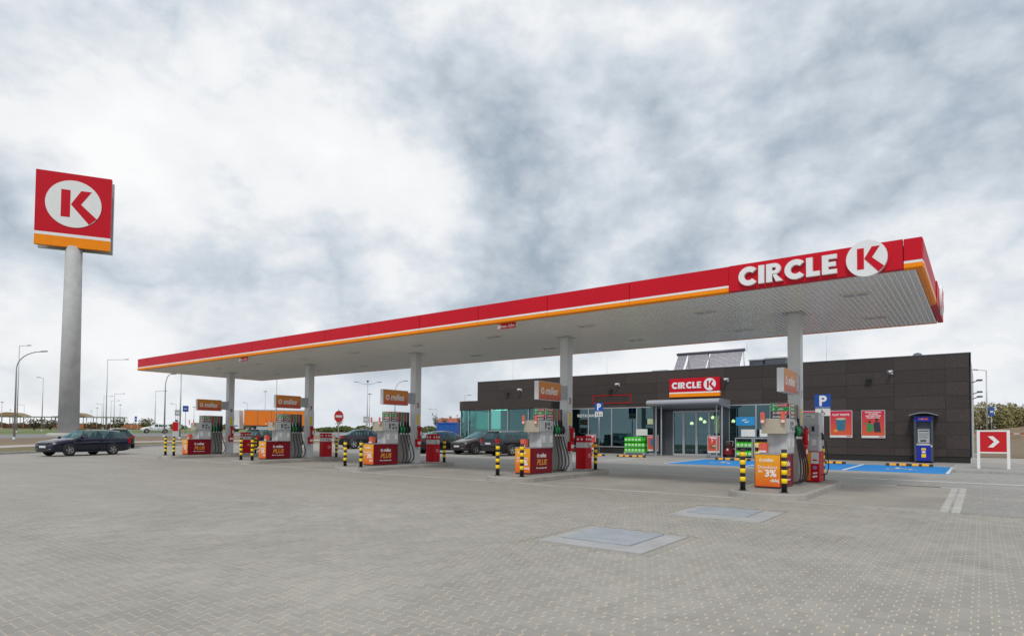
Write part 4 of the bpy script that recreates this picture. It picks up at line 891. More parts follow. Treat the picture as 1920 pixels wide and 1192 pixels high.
# ------------------------------------------------------------------ things along the shop front
def astand(x, y, label, kind):
    r = empty('pavement_sign', (x, y, T(x, y)+.016), .06, label, 'pavement sign', 'poster stands before the shop'); MB().lathe([(0, 0), (.46, 0), (.46, .04), (.34, .12), (.10, .17), (0, .17)], 20).build('water_base', M('base_slate', (.16, .18, .21), .55), r)
    for s in (-.2, .2): MB().cyl((s, 0, .12), (s, 0, .26), .02, n=8).build('spring', STEEL, r)
    MB().box(-.36, .36, -.03, .03, .24, 1.27, bev=.015).build('frame', LGREY, r); MB().box(-.32, .32, -.036, -.028, .36, 1.23).build('print', gradient_mat('stand_print_'+kind, lin((205, 92, 60)), lin((205, 55, 62)), .3, 1.2), r); MB().box(-.32, .32, -.036, -.028, .28, .36).build('footer', PAPER, r)
    if kind == 'cup':
        text('FLAT WHITE', LETW, r, (0, -.038, 1.13), (1, 0, 0), size=.095, bold=.025); flat([[(-.13, -.2), (.12, -.2), (.17, .2), (-.17, .2)]], 'cup', M('cup_teal', (.03, .16, .24), .4), r, (0, -.038, .80), (1, 0, 0))
    else:
        flat([[(-.24, -.02), (.24, -.02), (.24, .03), (-.24, .03)], [(-.16, -.07), (.18, -.07), (.18, -.035), (-.16, -.035)]], 'heading_mark', LETW, r, (0, -.038, 1.15), (1, 0, 0))
        if kind == 'price': text('7', LETW, r, (-.08, -.038, .93), (1, 0, 0), size=.20, bold=.03)
        flat([circ(.24, 20, 0, 0, ry=.11)], 'dish', M('dish_brown', (.20, .10, .05), .5), r, (.02, -.038, .62), (1, 0, 0)); flat([circ(.14, 16, 0, 0, ry=.05)], 'dish_top', M('dish_cream', (.55, .4, .25), .5), r, (.05, -.042, .66), (1, 0, 0))
astand(-20.95, 36.5, 'red poster stand with food picture beside the parking sign', 'food'); astand(-16.55, 36.6, 'poster stand with coffee cup between the green jugs and the door', 'cup'); astand(-12.6, 36.3, 'red price poster stand right of the entrance doors', 'price')
JG = M('jug_green', lin((60, 200, 20)), .4, 0, .08, 10); JGL = M('jug_label', (.75, .8, .7), .5); JY = M('jug_yellow', lin((240, 220, 20)), .4)
def jug_mesh(mat, nm):
    mb = MB(); mb.box(-.115, .115, -.08, .08, 0, .25, 0, bev=.02); mb.tube([(-.04, 0, .25), (-.04, 0, .29)], .025, 8, 0); mb.tube([(.0, 0, .245), (.04, 0, .285), (.09, 0, .245)], .014, 6, 0); mb.box(-.07, .07, -.083, -.079, .05, .17, 1); mb.box(-.05, .0, -.0845, -.082, .08, .13, 0); return mb.mesh(nm, [mat, JGL])
JM = jug_mesh(JG, 'washer_jug'); JMY = jug_mesh(JY, 'washer_jug_yellow')
def jug_stack():
    x0, y0 = -17.72, 36.75; r = empty('jug_pallet', (x0, y0, T(x0, y0)+.016), 0, 'grey pallet base under the stack of green jugs', 'pallet'); MB().box(-.72, .72, -.42, .42, 0, .16, bev=.015).build('deck', GREYP, r); MB().box(-.6, .6, -.425, -.40, .03, .12).build('front_board', DGREY, r)
    z = r.location.z+.16
    for lv in range(3):
        t = empty('jug_tray', (x0, y0, z+lv*.335), 0, 'tray of green washer fluid jugs, %s layer of the stack' % ('bottom', 'middle', 'top')[lv], 'jugs', 'layers of green jugs'); MB().box(-.71, .71, -.41, .41, 0, .022).build('tray', JG, t)
        for i in range(6):
            for j in range(3 if lv < 2 else 3):
                if i < 5 or lv < 2: link('jug', JM, t, (-.59+.236*i, -.29+.28*j, .023))
jug_stack()
def rack(x, jm, label):
    y = 36.9; r = empty('jug_rack', (x, y, T(x, y)+.016), 0, label, 'rack', 'metal racks of fluid jugs')
    for sx in (-.47, .47): MB().box(sx-.02, sx+.02, -.25, .25, .02, 1.12, bev=.006).build('side_frame', LGREY, r)
    MB().box(-.47, .47, -.27, .25, 1.10, 1.15, bev=.01).build('top', LGREY, r); MB().box(-.45, .45, .22, .245, .05, 1.1).build('back', DGREY, r)
    for z in (.10, .60):
        s = MB().box(-.45, .45, -.25, .22, z, z+.025).build('shelf', STEEL, r)
        for i in range(4):
            for k in range(2 if jm is JMY else 1): 
                o = link('jug', jm, s, (-.33+.22*i, -.14, z+.026+.2*k*0)); o2 = link('jug', jm, s, (-.33+.22*i, .06, z+.026)) if k == 0 else None
    for sx in (-.42, .42): MB().lathe([(0, 0), (.03, .0), (.03, .03), (0, .03)], 8).build('caster', BLK, r).location = (sx, -.2, 0)
rack(-10.98, JM, 'metal rack holding green fluid jugs right of the door'); rack(-9.92, JMY, 'metal rack holding yellow fluid jugs behind the nearest pump')
for x, w in ((-17.62, 'above the green jug stack'), (-10.9, 'above the green jug rack'), (-9.85, 'above the yellow jug rack')):
    r = empty('price_board', (x, 37.25, T(x, 37.25)+.016), 0, 'blank white price board %s' % w, 'board'); MB().box(-.40, .40, -.01, .01, 1.22, 1.64, bev=.004).build('board', PAPER, r)
    for s in (-.3, .3): MB().cyl((s, .02, 0), (s, .02, 1.6), .012, n=6).build('leg', STEEL, r)
def red_machine():
    x, y = -11.85, 36.7; r = empty('vacuum_machine', (x, y, T(x, y)+.016), 0, 'dark red wheeled machine standing between poster stand and jug rack', 'machine'); R_ = M('machine_red', lin((120, 14, 24)), .4)
    MB().box(-.24, .24, -.2, .2, .12, .55, bev=.06).build('body', R_, r); MB().box(-.18, .18, -.16, .18, .55, .82, bev=.05).build('hood', R_, r); MB().box(-.15, .15, -.2, -.1, .60, .78, bev=.02).build('panel', BLK, r); MB().tube([(-.18, .15, .6), (-.18, .22, .95), (.18, .22, .95), (.18, .15, .6)], .018, 6).build('handle', LGREY, r)
    for sx in (-.24, .24): MB().lathe([(0, -.03), (.12, -.03), (.12, .03), (0, .03)], 14, 'x').build('wheel', BLACK, r).location = (sx, .08, .12)
    MB().box(-.05, .05, -.215, -.205, .40, .52).build('label', PAPER, r)
red_machine()
def parking_sign(x, y, top, label, picto):
    z = T(x, y)+.016; r = empty('parking_sign', (x, y, z), 0, label, 'parking sign', 'blue parking signs'); h = top-z
    MB().cyl((0, .05, 0), (0, .05, h), .03, n=10).build('post', GALV, r); MB().box(-.30, .30, 0, .02, h-.56, h, bev=.006).build('sign_plate', BLUES, r); MB().box(-.27, .27, -.0015, .001, h-.545, h-.53).build('border', PAPER, r)
    text('P', LETW, r, (.0, -.003, h-.28), (1, 0, 0), size=.56, bold=.035); MB().box(-.28, .28, 0, .02, h-.88, h-.58, bev=.006).build('lower_plate', PAPER, r)
    if picto == 'family':
        for dx, s in ((-.15, 1), (-.02, 1.0), (.10, .65), (.18, .7)): flat([circ(.022*s, 10, 0, .075*s), [(-.03*s, .04*s), (.03*s, .04*s), (.02*s, -.09*s), (-.02*s, -.09*s)]], 'pictogram', BLK, r, (dx, -.003, h-.73-(1-s)*.08), (1, 0, 0))
    else:
        ring = [(circ(.075, 20, 0, -.03)[i], circ(.075, 20, 0, -.03)[(i+1) % 20], circ(.058, 20, 0, -.03)[(i+1) % 20], circ(.058, 20, 0, -.03)[i]) for i in range(3, 19)]
        flat([list(q) for q in ring]+[circ(.022, 10, -.03, .10), [(-.04, .07), (-.015, .07), (-.01, .0), (-.035, .0)], [(-.03, .0), (.06, .0), (.10, -.09), (.075, -.09), (.045, -.02), (-.03, -.02)]], 'pictogram', BLK, r, (0, -.003, h-.73), (1, 0, 0))
parking_sign(-19.7, 35.3, 3.79, 'blue parking sign with family pictogram before the shop windows', 'family'); parking_sign(-5.19, 28.0-.12, 3.40, 'blue parking sign with wheelchair pictogram beside the nearest pump', 'wheelchair')
def wheel_stop(x, y, label):
    r = empty('wheel_stop', (x, y, T(x, y)+.02), 0, label, 'wheel stop', 'black and yellow wheel stops'); MB().prism([(-.075, 0), (.075, 0), (.055, .085), (.03, .105), (-.03, .105), (-.055, .085)], -.9, .9, 'x').build('body', BLACK, r)
    for a in (-.62, -.24, .24, .62): MB().prism([(-.0735, .012), (-.079, .012), (-.0595, .088), (-.032, .110), (.03, .110), (.03, .105), (-.03, .105), (-.055, .085)], a-.13, a+.13, 'x').build('reflector', M('stop_yellow', lin((235, 165, 30)), .5), r)
for x, w in ((-23.2, 'before the restaurant windows'), (-19.0, 'under the family parking sign'), (-16.35, 'in front of the green jugs'), (-10.5, 'in the blue bay behind the nearest front bollard'), (-6.1, 'in the blue bay below the coffee poster'), (-2.65, 'in the blue bay below the cash machine')): wheel_stop(x, 33.15, 'black and yellow rubber wheel stop %s' % w)
def chevron_sign():
    x, y = .335, 31.1; r = empty('direction_sign', (x, y, T(x, y)+.11), .03, 'white framed red board with white chevron right of the shop', 'sign')
    for s in (-.47, .47): MB().box(s-.05, s+.05, -.035, .035, 0, 1.53, bev=.006).build('post', LETW, r)
    MB().box(-.42, .42, -.03, .03, 1.47, 1.53).build('rail', LETW, r); MB().box(-.42, .42, -.03, .03, .62, .67).build('rail', LETW, r); MB().box(-.42, .42, -.02, .02, .67, 1.47).build('board', M('board_red', lin((200, 6, 24)), .4, 0, .04, 2), r)
    flat([[(-.17, -.22), (.0, -.22), (.20, .0), (.0, .22), (-.17, .22), (.03, .0)]], 'chevron', LETW, r, (0, -.0225, 1.07), (1, 0, 0))
chevron_sign()

# ------------------------------------------------------------------ vehicles
CGLASS = glassmat('car_glass', (.50, .63, .60), .05)
CHROME = M('chrome', (.6, .6, .62), .15, 1., .03, 3); TYRE = M('tyre_rubber', (.018, .018, .019), .8, 0, .15, 20); RIM = M('alloy_rim', (.45, .46, .48), .32, .8, .08, 20)
HEADL = M('headlight_glass', (.62, .66, .70), .12, .3, .15, 30); TAILL = M('taillight_red', lin((190, 20, 30)), .2, 0, .15, 20); PLATE = M('number_plate', (.68, .69, .70), .5, 0, .06, 30); TRIM = M('car_trim_black', (.022, .022, .024), .55)
def car_profile(kind):
    if kind == 'wagon':
        st = [(2.28, .36, .58, 0, .58, .46), (2.22, .24, .70, 0, .76, .58), (2.02, .20, .77, 0, .82, .66), (1.25, .19, .90, 0, .86, .70), (.98, .19, .94, 0, .866, .70),
              (.28, .19, .95, 1.385, .868, .60), (-.02, .19, .955, 1.44, .868, .605), (-.32, .19, .96, 1.455, .868, .61), (-.40, .19, .96, 1.457, .868, .61), (-1.18, .19, .97, 1.45, .866, .60), (-1.28, .19, .97, 1.447, .866, .60), (-1.92, .22, .98, 1.40, .855, .57), (-2.02, .24, .98, 1.37, .85, .56), (-2.22, .28, .97, 0, .83, .62), (-2.29, .34, .80, 0, .80, .60)]
        return dict(st=st, shield=(4, 5), sides=[(5, 7), (8, 9), (10, 11)], rear=(12, 13), ax=(1.40, -1.12), wr=.315)
    if kind == 'hatch':
        st = [(2.12, .36, .58, 0, .58, .46), (2.06, .24, .72, 0, .76, .58), (1.85, .20, .80, 0, .83, .66), (1.25, .19, .93, 0, .87, .70), (1.02, .19, .97, 0, .88, .70),
              (.22, .19, .97, 1.41, .885, .60), (-.05, .19, .98, 1.45, .885, .605), (-.28, .19, .985, 1.46, .885, .605), (-.36, .19, .99, 1.46, .885, .605), (-1.10, .19, 1.02, 1.43, .88, .585), (-1.18, .19, 1.02, 1.425, .88, .58), (-1.50, .22, 1.04, 1.38, .87, .56), (-1.62, .24, 1.04, 1.35, .87, .55), (-2.0, .28, 1.0, 0, .84, .62), (-2.12, .36, .76, 0, .80, .60)]
        return dict(st=st, shield=(4, 5), sides=[(5, 7), (8, 9), (10, 11)], rear=(12, 13), ax=(1.32, -1.26), wr=.315)
    st = [(2.40, .36, .58, 0, .58, .46), (2.33, .24, .72, 0, .76, .58), (2.1, .20, .79, 0, .84, .66), (1.35, .19, .92, 0, .90, .72), (1.05, .19, .96, 0, .91, .72),
          (.30, .19, .96, 1.39, .915, .60), (.0, .19, .965, 1.44, .915, .605), (-.28, .19, .97, 1.45, .915, .605), (-.36, .19, .97, 1.45, .915, .605), (-.95, .19, .985, 1.41, .912, .585), (-1.05, .19, .99, 1.40, .912, .58), (-1.42, .2, 1.0, 1.24, .905, .56), (-1.12-.34, .2, 1.0, 1.22, .905, .56), (-1.80, .22, 1.01, 0, .89, .68), (-2.30, .27, .97, 0, .85, .64), (-2.40, .36, .74, 0, .80, .60)]
    return dict(st=st, shield=(4, 5), sides=[(5, 7), (8, 9), (10, 11)], rear=(10, 13), ax=(1.45, -1.36), wr=.33, sedan=True)
def wheel_mesh(R):
    t = MB().lathe([(R*.66, -.10), (R*.90, -.105), (R, -.075), (R, .075), (R*.90, .105), (R*.66, .10)], 28, 'y').mesh('tyre', TYRE)
    mb = MB(); mb.lathe([(R*.66, -.09), (R*.68, .095), (R*.62, .098), (R*.60, .06), (R*.60, .0)], 28, 'y')
    for k in range(5):
        a = 2*PI*k/5+.3; c, s = math.cos(a), math.sin(a); w = .034
        pr = [(r*c-ww*s, r*s+ww*c) for r, ww in ((.03, w*.8), (R*.62, w*1.25), (R*.62, -w*1.25), (.03, -w*.8))]; mb.prism(pr, .045, .085, 'y')
    mb.lathe([(0, .092), (.035, .09), (.05, .08), (.06, .04)], 14, 'y'); rim = mb.mesh('rim', RIM); hub = MB().lathe([(0, .0), (R*.60, .0)], 24, 'y').mesh('brake_disc', DGREY)
    return t, rim, hub
WH = {}
def make_car(kind, paint, loc, hd, label, group, plate=True, roof_rails=False, front='plain'):
    """local x forward; hd = heading angle of +x in world"""
    P = car_profile(kind); st = P['st']; r = empty('parked_car' if 'parked' in label else 'car', (loc[0], loc[1], loc[2] if len(loc) > 2 else T(*loc)+.012), hd, label, 'car', group)
    rings = []
    for (x, zl, zb, zt, hw, hr) in st:
        if zt == 0: up = [(hr*1.08, zb+.012), (hr*.75, zb+.035), (0, zb+.05)]
        else: up = [(hr, zt-.055), (hr-.13, zt), (0, zt+.022)]
        half = [(0, zl), (hw*.86, zl), (hw*.965, zl+.14), (hw*.995, zl+(zb-zl)*.55), (hw*.985, zb-.09), (hw*.925, zb)] + up
        if zt == 0: half[5] = (hw*.90, zb-.01)
        rings.append([(x, y, z) for y, z in half]+[(x, -y, z) for y, z in half[-2:0:-1]])
    n = len(rings[0]); vs = [p for rg in rings for p in rg]; idx = lambda i, k: i*n+(k % n)
    win = {}; sh = P['shield']; re = P['rear']
    for i in range(len(st)-1):
        for k in range(n):
            kk = k if k < 8 else n-1-k      # mirrored segment index: segment between ring point kk and kk+1
            if sh[0] <= i < sh[1] and kk in (6, 7): win[(i, k)] = 'windscreen'
            elif re[0] <= i < re[1] and kk in (6, 7): win[(i, k)] = 'rear_window'
            elif kk == 5 and any(a <= i < b for a, b in P['sides']):
                s = [j for j, (a, b) in enumerate(P['sides']) if a <= i < b][0]; win[(i, k)] = 'side_window%d%s' % (s, 'L' if k < 8 else 'R')
    body = MB(); wins = {}
    for i in range(len(st)-1):
        for k in range(n):
            f = (idx(i, k), idx(i, k+1), idx(i+1, k+1), idx(i+1, k)); w = win.get((i, k))
            if w: wins.setdefault(w, MB()).add([vs[j] for j in f], [(0, 1, 2, 3)], 0, True)
            else:
                zavg = sum(vs[j][2] for j in f)/4; body.add([vs[j] for j in f], [(0, 1, 2, 3)], 1 if (kk_low(k, n) in (0,)) else 0, True)
    body.add(rings[0], [tuple(range(n))], 0); body.add(rings[-1], [tuple(range(n))[::-1]], 0)
    bo = body.build('body', [paint, TRIM], r); bo.data.set_sharp_from_angle(angle=math.radians(38))
    for nm, mb in wins.items():
        o = mb.build(nm[:11] if nm.startswith('side') else nm, CGLASS, r)
        o.name = 'side_window' if nm.startswith('side') else nm
    # pillars, sill and trims
    for s in (1, -1):
        hw = .868 if kind == 'wagon' else (.885 if kind == 'hatch' else .915)
        MB().box(P['ax'][1]+.42, P['ax'][0]-.42, s*hw-.012 if s > 0 else s*hw-.006, s*hw+.006 if s > 0 else s*hw+.012, .20, .27).build('sill', TRIM, r)
        MB().box(P['ax'][1]+.45, P['ax'][0]-.55, min(s*hw*.985, s*(hw+.010)), max(s*hw*.985, s*(hw+.010)), .50, .545, bev=.004).build('rub_strip', TRIM if kind == 'wagon' else paint, r)
        for xs in (-.36, .62): MB().box(xs-.10 if xs < 0 else xs-1.2, (xs-.10 if xs < 0 else xs-1.2)+.14, min(s*hw*.98, s*(hw+.02)), max(s*hw*.98, s*(hw+.02)), .80, .83, bev=.006).build('door_handle', paint, r)
        MB().box(.72, .90, min(s*(hw-.03), s*(hw+.15)), max(s*(hw-.03), s*(hw+.15)), .93, 1.06, bev=.035).build('wing_mirror', paint, r)
        # door shut lines
        for xs in (.93, -.34, P['ax'][1]+.38): MB().box(xs-.006, xs+.006, min(s*hw*.95, s*(hw+.0025)), max(s*hw*.95, s*(hw+.0025)), .30, .92).build('shut_line', TRIM, r)
        fx_ = st[1][0]; rx = st[-2][0]
        MB().box(fx_-.30, fx_-.015, min(s*.44, s*.775), max(s*.44, s*.775), .60, .735 if kind == 'wagon' else .74, bev=.03).build('headlight', HEADL, r)
        if kind == 'wagon': MB().box(rx-.06, rx+.12, min(s*.66, s*.845), max(s*.66, s*.845), .66, .98, bev=.02).build('taillight', TAILL, r)
        else: MB().box(rx-.07, rx+.20, min(s*.52, s*.865), max(s*.52, s*.865), .74, .92, bev=.03).build('taillight', TAILL, r)
        MB().box(fx_-.05, fx_+.06, min(s*.40, s*.62), max(s*.40, s*.62), .33, .40, bev=.015).build('fog_light', HEADL, r)
        if roof_rails: MB().tube([(.05, s*.56, 1.455), (0, s*.565, 1.495), (-1.7, s*.545, 1.47), (-1.78, s*.54, 1.42)], .016, 6).build('roof_rail', TRIM if roof_rails == 1 else CHROME, r)
        for ax in P['ax']:
            MB().lathe([(.0, -.02), (P['wr']+.055, -.02), (P['wr']+.055, .008), (P['wr']+.02, .010), (0, .010)], 26, 'y', (ax, s*(hw*.985), P['wr']+.012)).build('wheel_arch', TRIM, r)
            if P['wr'] not in WH: WH[P['wr']] = wheel_mesh(P['wr'])
            w = empty('wheel'); w.parent = r; w.location = (ax, s*(hw-.075), P['wr']); w.rotation_euler = (0, random.random()*6, 0 if s > 0 else PI)
            t, rm, hb = WH[P['wr']]; link('tyre', t, w); link('rim', rm, w); link('brake_disc', hb, w)
    for xs in (.05, -.85):
        for s in (-.36, .36): MB().box(xs-.28, xs+.12, s-.24, s+.24, .40, .78, bev=.05).build('seat', TRIM, r); MB().box(xs-.36, xs-.20, s-.23, s+.23, .70, 1.12, bev=.05).build('seat_back', TRIM, r); MB().box(xs-.36, xs-.26, s-.12, s+.12, 1.12, 1.27, bev=.03).build('headrest', TRIM, r)
    MB().box(.55, 1.0, -.72, .72, .70, .96, bev=.04).build('dashboard', TRIM, r)
    fx_ = st[0][0]; rx = st[-1][0]
    MB().box(fx_-.10, fx_+.018, -.40, .40, .60, .70, bev=.02).build('grille', TRIM, r); MB().box(fx_-.02, fx_+.022, -.42, .42, .70, .722, bev=.004).build('grille_trim', CHROME, r)
    MB().box(fx_-.10, fx_+.02, -.62, .62, .26, .40, bev=.03).build('lower_intake', TRIM, r); MB().box(fx_+.005, fx_+.03, -.26, .26, .44, .55, bev=.004).build('number_plate', PLATE, r)
    MB().box(rx-.035, rx+.12, -.70, .70, .38, .60, bev=.03).build('rear_bumper', paint, r); MB().box(rx-.03, rx+.03, -.26, .26, .66, .77, bev=.004).build('number_plate', PLATE, r)
    MB().box(rx-.01, rx+.12, -.60, .60, .28, .37, bev=.02).build('rear_valance', TRIM, r)
    if kind != 'sedan': MB().box(-2.06 if kind == 'wagon' else -1.70, -1.86 if kind == 'wagon' else -1.48, -.54, .54, 1.385, 1.42, bev=.012).build('spoiler', paint, r)
    return r
def kk_low(k, n): return k if k < 8 else n-1-k
NAVYP = M('paint_navy', (.008, .010, .032), .5, 0, .05, 4, coat=1., spec=.05); DKP = M('paint_charcoal', (.014, .014, .016), .5, 0, .05, 4, coat=1., spec=.05); BROWNP = M('paint_grey_brown', (.036, .030, .032), .5, 0, .05, 4, coat=1., spec=.05); BLKP = M('paint_black', (.011, .011, .013), .5, 0, .05, 4, coat=1., spec=.05); WHP = M('paint_white', (.66, .67, .68), .3, 0, .03, 4, coat=1.); PURP = M('paint_anthracite', (.013, .013, .020), .5, 0, .05, 4, coat=1., spec=.05)
GRP = 'cars on the forecourt'
make_car('wagon', NAVYP, (-41.9, 13.95), math.radians(-74), 'navy blue estate car driving past the farthest island', GRP, roof_rails=1)
make_car('hatch', BROWNP, (-52.7, 19.75), math.radians(166), 'grey brown hatchback seen from behind beyond the navy estate', GRP)
make_car('hatch', WHP, (-106.0, 45.2), math.radians(-108), 'small white hatchback on the far access road', GRP)
make_car('wagon', DKP, (-42.6, 26.6), math.radians(100), 'dark estate car behind the bin of the farthest island', GRP)
make_car('sedan', PURP, (-38.2, 31.9), math.radians(68), 'anthracite saloon parked in front of the dirt bank', 'cars parked near the restaurant')
make_car('sedan', BLKP, (-28.6, 30.6), math.radians(68), 'black saloon parked nearest the rounded restaurant corner', 'cars parked near the restaurant')
make_car('hatch', BROWNP, (-26.0, 31.2), math.radians(-100), 'grey brown hatchback parked nose out before the restaurant', 'cars parked near the restaurant')
make_car('wagon', DKP, (-23.0, 31.0), math.radians(76), 'black estate car parked behind the second nearest pump', 'cars parked near the restaurant', roof_rails=2)

def make_truck():
    hd = math.radians(190); r = empty('truck', (-102.4, 64.4, T(-102.4, 64.4)+.11), math.radians(-136), 'white lorry cab with long orange box trailer on the far road', 'truck')
    OR = M('trailer_orange', lin((225, 118, 10)), .45, 0, .06, 1); CABW = M('cab_white', (.70, .72, .74), .35, 0, .04, 2)
    pts = [(8.25, .5), (8.35, 1.4), (8.25, 2.2), (7.95, 3.1), (7.2, 3.75), (6.2, 3.85), (6.1, .5)]
    MB().prism(pts, -1.22, 1.22, 'y').build('cab', CABW, r); MB().box(8.13, 8.30, -1.08, 1.08, 2.0, 2.85, bev=.03).build('windscreen', CGLASS, r)
    for s in (1, -1):
        MB().box(7.0, 7.95, min(s*1.20, s*1.235), max(s*1.20, s*1.235), 1.95, 2.75, bev=.01).build('side_window', CGLASS, r); MB().box(7.95, 8.15, min(s*1.22, s*1.5), max(s*1.22, s*1.5), 1.9, 2.7, bev=.03).build('mirror', BLK, r); MB().box(6.4, 8.2, min(s*1.21, s*1.24), max(s*1.21, s*1.24), .95, 1.12).build('side_stripe', BLUES, r)
    MB().box(-6.3, 5.3, -1.25, 1.25, 1.15, 3.95).build('trailer_box', OR, r); MB().box(-6.32, 5.33, -1.27, 1.27, 3.80, 3.98).build('top_rail', GREYP, r)
    for k in range(6):
        for s in (1, -1): MB().box(-6.3+11.6*k/5-.03, -6.3+11.6*k/5+.03, min(s*1.25, s*1.262), max(s*1.25, s*1.262), 1.15, 3.80).build('panel_joint', DGREY, r)
    MB().box(-6.3, 5.3, -1.1, 1.1, .95, 1.15).build('chassis', DGREY, r)
    for s in (1, -1): MB().box(-1.5, 3.2, min(s*1.15, s*1.2), max(s*1.15, s*1.2), .45, .95).build('side_guard', GREYP, r)
    t = MB().lathe([(.28, -.14), (.47, -.15), (.51, -.1), (.51, .1), (.47, .15), (.28, .14)], 22, 'y').mesh('tyre', TYRE); rm = MB().lathe([(0, .06), (.15, .06), (.28, .12), (.29, -.1)], 18, 'y').mesh('rim', RIM)
    for x in (7.3, 3.9, -2.6, -3.9, -5.2):
        for s in (1, -1): w = empty('wheel'); w.parent = r; w.location = (x, s*1.08, .51); w.rotation_euler = (0, 0, 0 if s > 0 else PI); link('tyre', t, w); link('rim', rm, w)
make_truck()
# ------------------------------------------------------------------ pylon sign
def make_pylon():
    x, y = -90.9, 28.5; z = T(x, y); r = empty('pylon_sign', (x, y, z), 0, 'tall concrete pylon carrying a square red sign with white K disc', 'pylon sign')
    MB().lathe([(0, 0), (1.14, 0), (.90, 23.75), (0, 23.75)], 32).build('pole', M('pole_concrete', (.43, .435, .435), .8, 0, .16, .8, bump=.15, bscale=8), r); MB().lathe([(0, -.2), (2.2, -.2), (2.2, .35), (2.0, .45), (0, .45)], 24).build('footing', CONCL, r)
    u = Vector((.4993, .8664, 0)).normalized(); nrm = Vector((u.y, -u.x, 0)); W, zb, zt = 7.95, 24.67-z, 33.9-z
    def slab(name, mat, a0, a1, z0, z1, d0, d1, bev=0):
        mb = MB(); mb.box(a0, a1, -d1, -d0, 0, z1-z0, bev=bev); return frame(mb.build(name, mat, r), (0, 0, z0), u, (nrm.y*0, 0, 0) if False else (-nrm.x, -nrm.y, 0))
    def sbox(name, mat, a0, a1, z0, z1, d0, d1):
        # box in the sign's own axes: along u, outward nrm
        q = [(u*a+nrm*d) for a in (a0, a1) for d in (d0, d1)]; vs = [(p.x, p.y, zz) for zz in (z0, z1) for p in q]
        mb = MB(); mb.add(vs, [(0, 1, 3, 2), (4, 6, 7, 5), (0, 4, 5, 1), (2, 3, 7, 6), (0, 2, 6, 4), (1, 5, 7, 3)]); return mb.build(name, mat, r)
    for s, nm in ((1, 'sign_face'), (-1, 'rear_face')):
        a = (-W/2, W/2) if s > 0 else (-W/2, W/2); dz = 0 if s > 0 else -.05
        d = (.30, .75) if s > 0 else (-1.15, -.75)
        zo, zw_ = zb+1.25, zb+1.62
        sbox(nm, RED if s > 0 else GREYP, *a, zw_+dz, zt+dz, *d); sbox('white_stripe', WHITE if s > 0 else GREYP, *a, zo+dz, zw_+dz, *d); sbox('orange_stripe', ORANGE if s > 0 else GREYP, *a, zb+dz, zo+dz, *d)
    sbox('frame_box', GREYP, -W/2+1.6, W/2-1.6, zb+.6, zt-.8, -.75, .30)
    k_logo(r, tuple(nrm*.78+Vector((0, 0, (zb+1.62+zt)/2-.0))), u, 2.95, depth=.06)
make_pylon()

# ------------------------------------------------------------------ lamps and posts
def lamp(px, y, H, kind, label, arm=2.0, az=0., r0=.085):
    z = T(px, y)+.1; r = empty('street_lamp', (px, y, z), az, label, 'street lamp', 'street lamps around the site'); r1 = r0*.5
    def head(p, d, pitch=.08): 
        h = MB().box(0, .62*1.0, -.13, .13, -.05, .05, bev=.035).build('lamp_head', M('lamp_head_grey', (.30, .31, .32), .5, .3), r); h.location = p; h.rotation_euler = (0, -pitch, 0 if d > 0 else PI); return h
    if kind == 'curved':
        pts = [(0, 0, 0), (0, 0, H*.80)]+[(arm*(1-math.cos(a)), 0, H*.80+H*.19*math.sin(a)) for a in [PI/2*k/8 for k in range(1, 9)]]; MB().tube(pts, [r0, r1*1.1]+[r1]*8, 8).build('pole', GALV, r); head((arm, 0, H*.992), 1, .05)
    elif kind == 'angled':
        MB().tube([(0, 0, 0), (0, 0, H)], [r0, r1], 8).build('pole', GALV, r); MB().tube([(0, 0, H-.03), (arm, 0, H+.03)], r1*.8, 6).build('arm', GALV, r); head((arm-.1, 0, H+.03), 1)
    elif kind == 'double':
        MB().tube([(0, 0, 0), (0, 0, H)], [r0, r1], 8).build('pole', GALV, r)
        for s in (1, -1): MB().tube([(0, 0, H-.35), (s*arm*.5, 0, H-.28), (s*arm, 0, H)], r1*.8, 6).build('arm', GALV, r); head((s*arm, 0, H), s)
        MB().box(-.15, .15, -.12, .12, H, H+.25, bev=.03).build('camera_head', DGREY, r)
    else:
        MB().tube([(0, 0, 0), (0, 0, H)], [r0, r1], 8).build('pole', GALV, r); MB().box(-.42, .42, -.25, .25, H, H+.12, bev=.03).build('lamp_head', M('lamp_head_grey', (.30, .31, .32), .5, .3), r)
    MB().lathe([(0, 0), (r0*1.7, 0), (r0*1.7, .05), (r0*1.2, .35), (0, .36)], 10).build('foot', GALV, r)
lamp(-74.50, 18.91, 8.69, 'curved', 'tall curved street lamp at the left edge of the picture', 2.32, 0.647, 0.100)
lamp(-113.98, 29.19, 12.95, 'angled', 'straight arm street lamp just behind the tall curved one', 1.21, 0.647, 0.085)
lamp(-126.71, 35.86, 9.11, 'angled', 'slim lamp post between the curved lamp and the pylon', 0.60, -2.494, 0.085)
lamp(-110.21, 39.56, 11.52, 'angled', 'tall straight arm lamp right of the pylon', 2.80, 0.647, 0.085)
lamp(-188.81, 45.34, 6.44, 'top', 'flat headed lamp post at the extreme left behind the shrubs', 2.00, 0.000, 0.085)
lamp(-237.08, 59.00, 5.51, 'top', 'tiny flat headed lamp above the left shelter', 2.00, 0.000, 0.085)
lamp(-246.00, 64.80, 7.29, 'angled', 'distant angled lamp left of the slim post', 1.39, -2.494, 0.085)
lamp(-263.07, 89.51, 6.03, 'top', 'farthest flat headed lamp beside the pylon foot', 2.00, 0.000, 0.085)
lamp(-215.89, 75.02, 6.11, 'top', 'flat headed lamp above the right shelter', 2.00, 0.000, 0.085)
lamp(-192.12, 67.92, 6.78, 'angled', 'distant lamp with arm to the left above the right shelter', 1.18, -2.494, 0.085)
lamp(-169.21, 60.16, 7.96, 'angled', 'distant lamp with arm over the right shelter roof', 1.74, 0.647, 0.085)
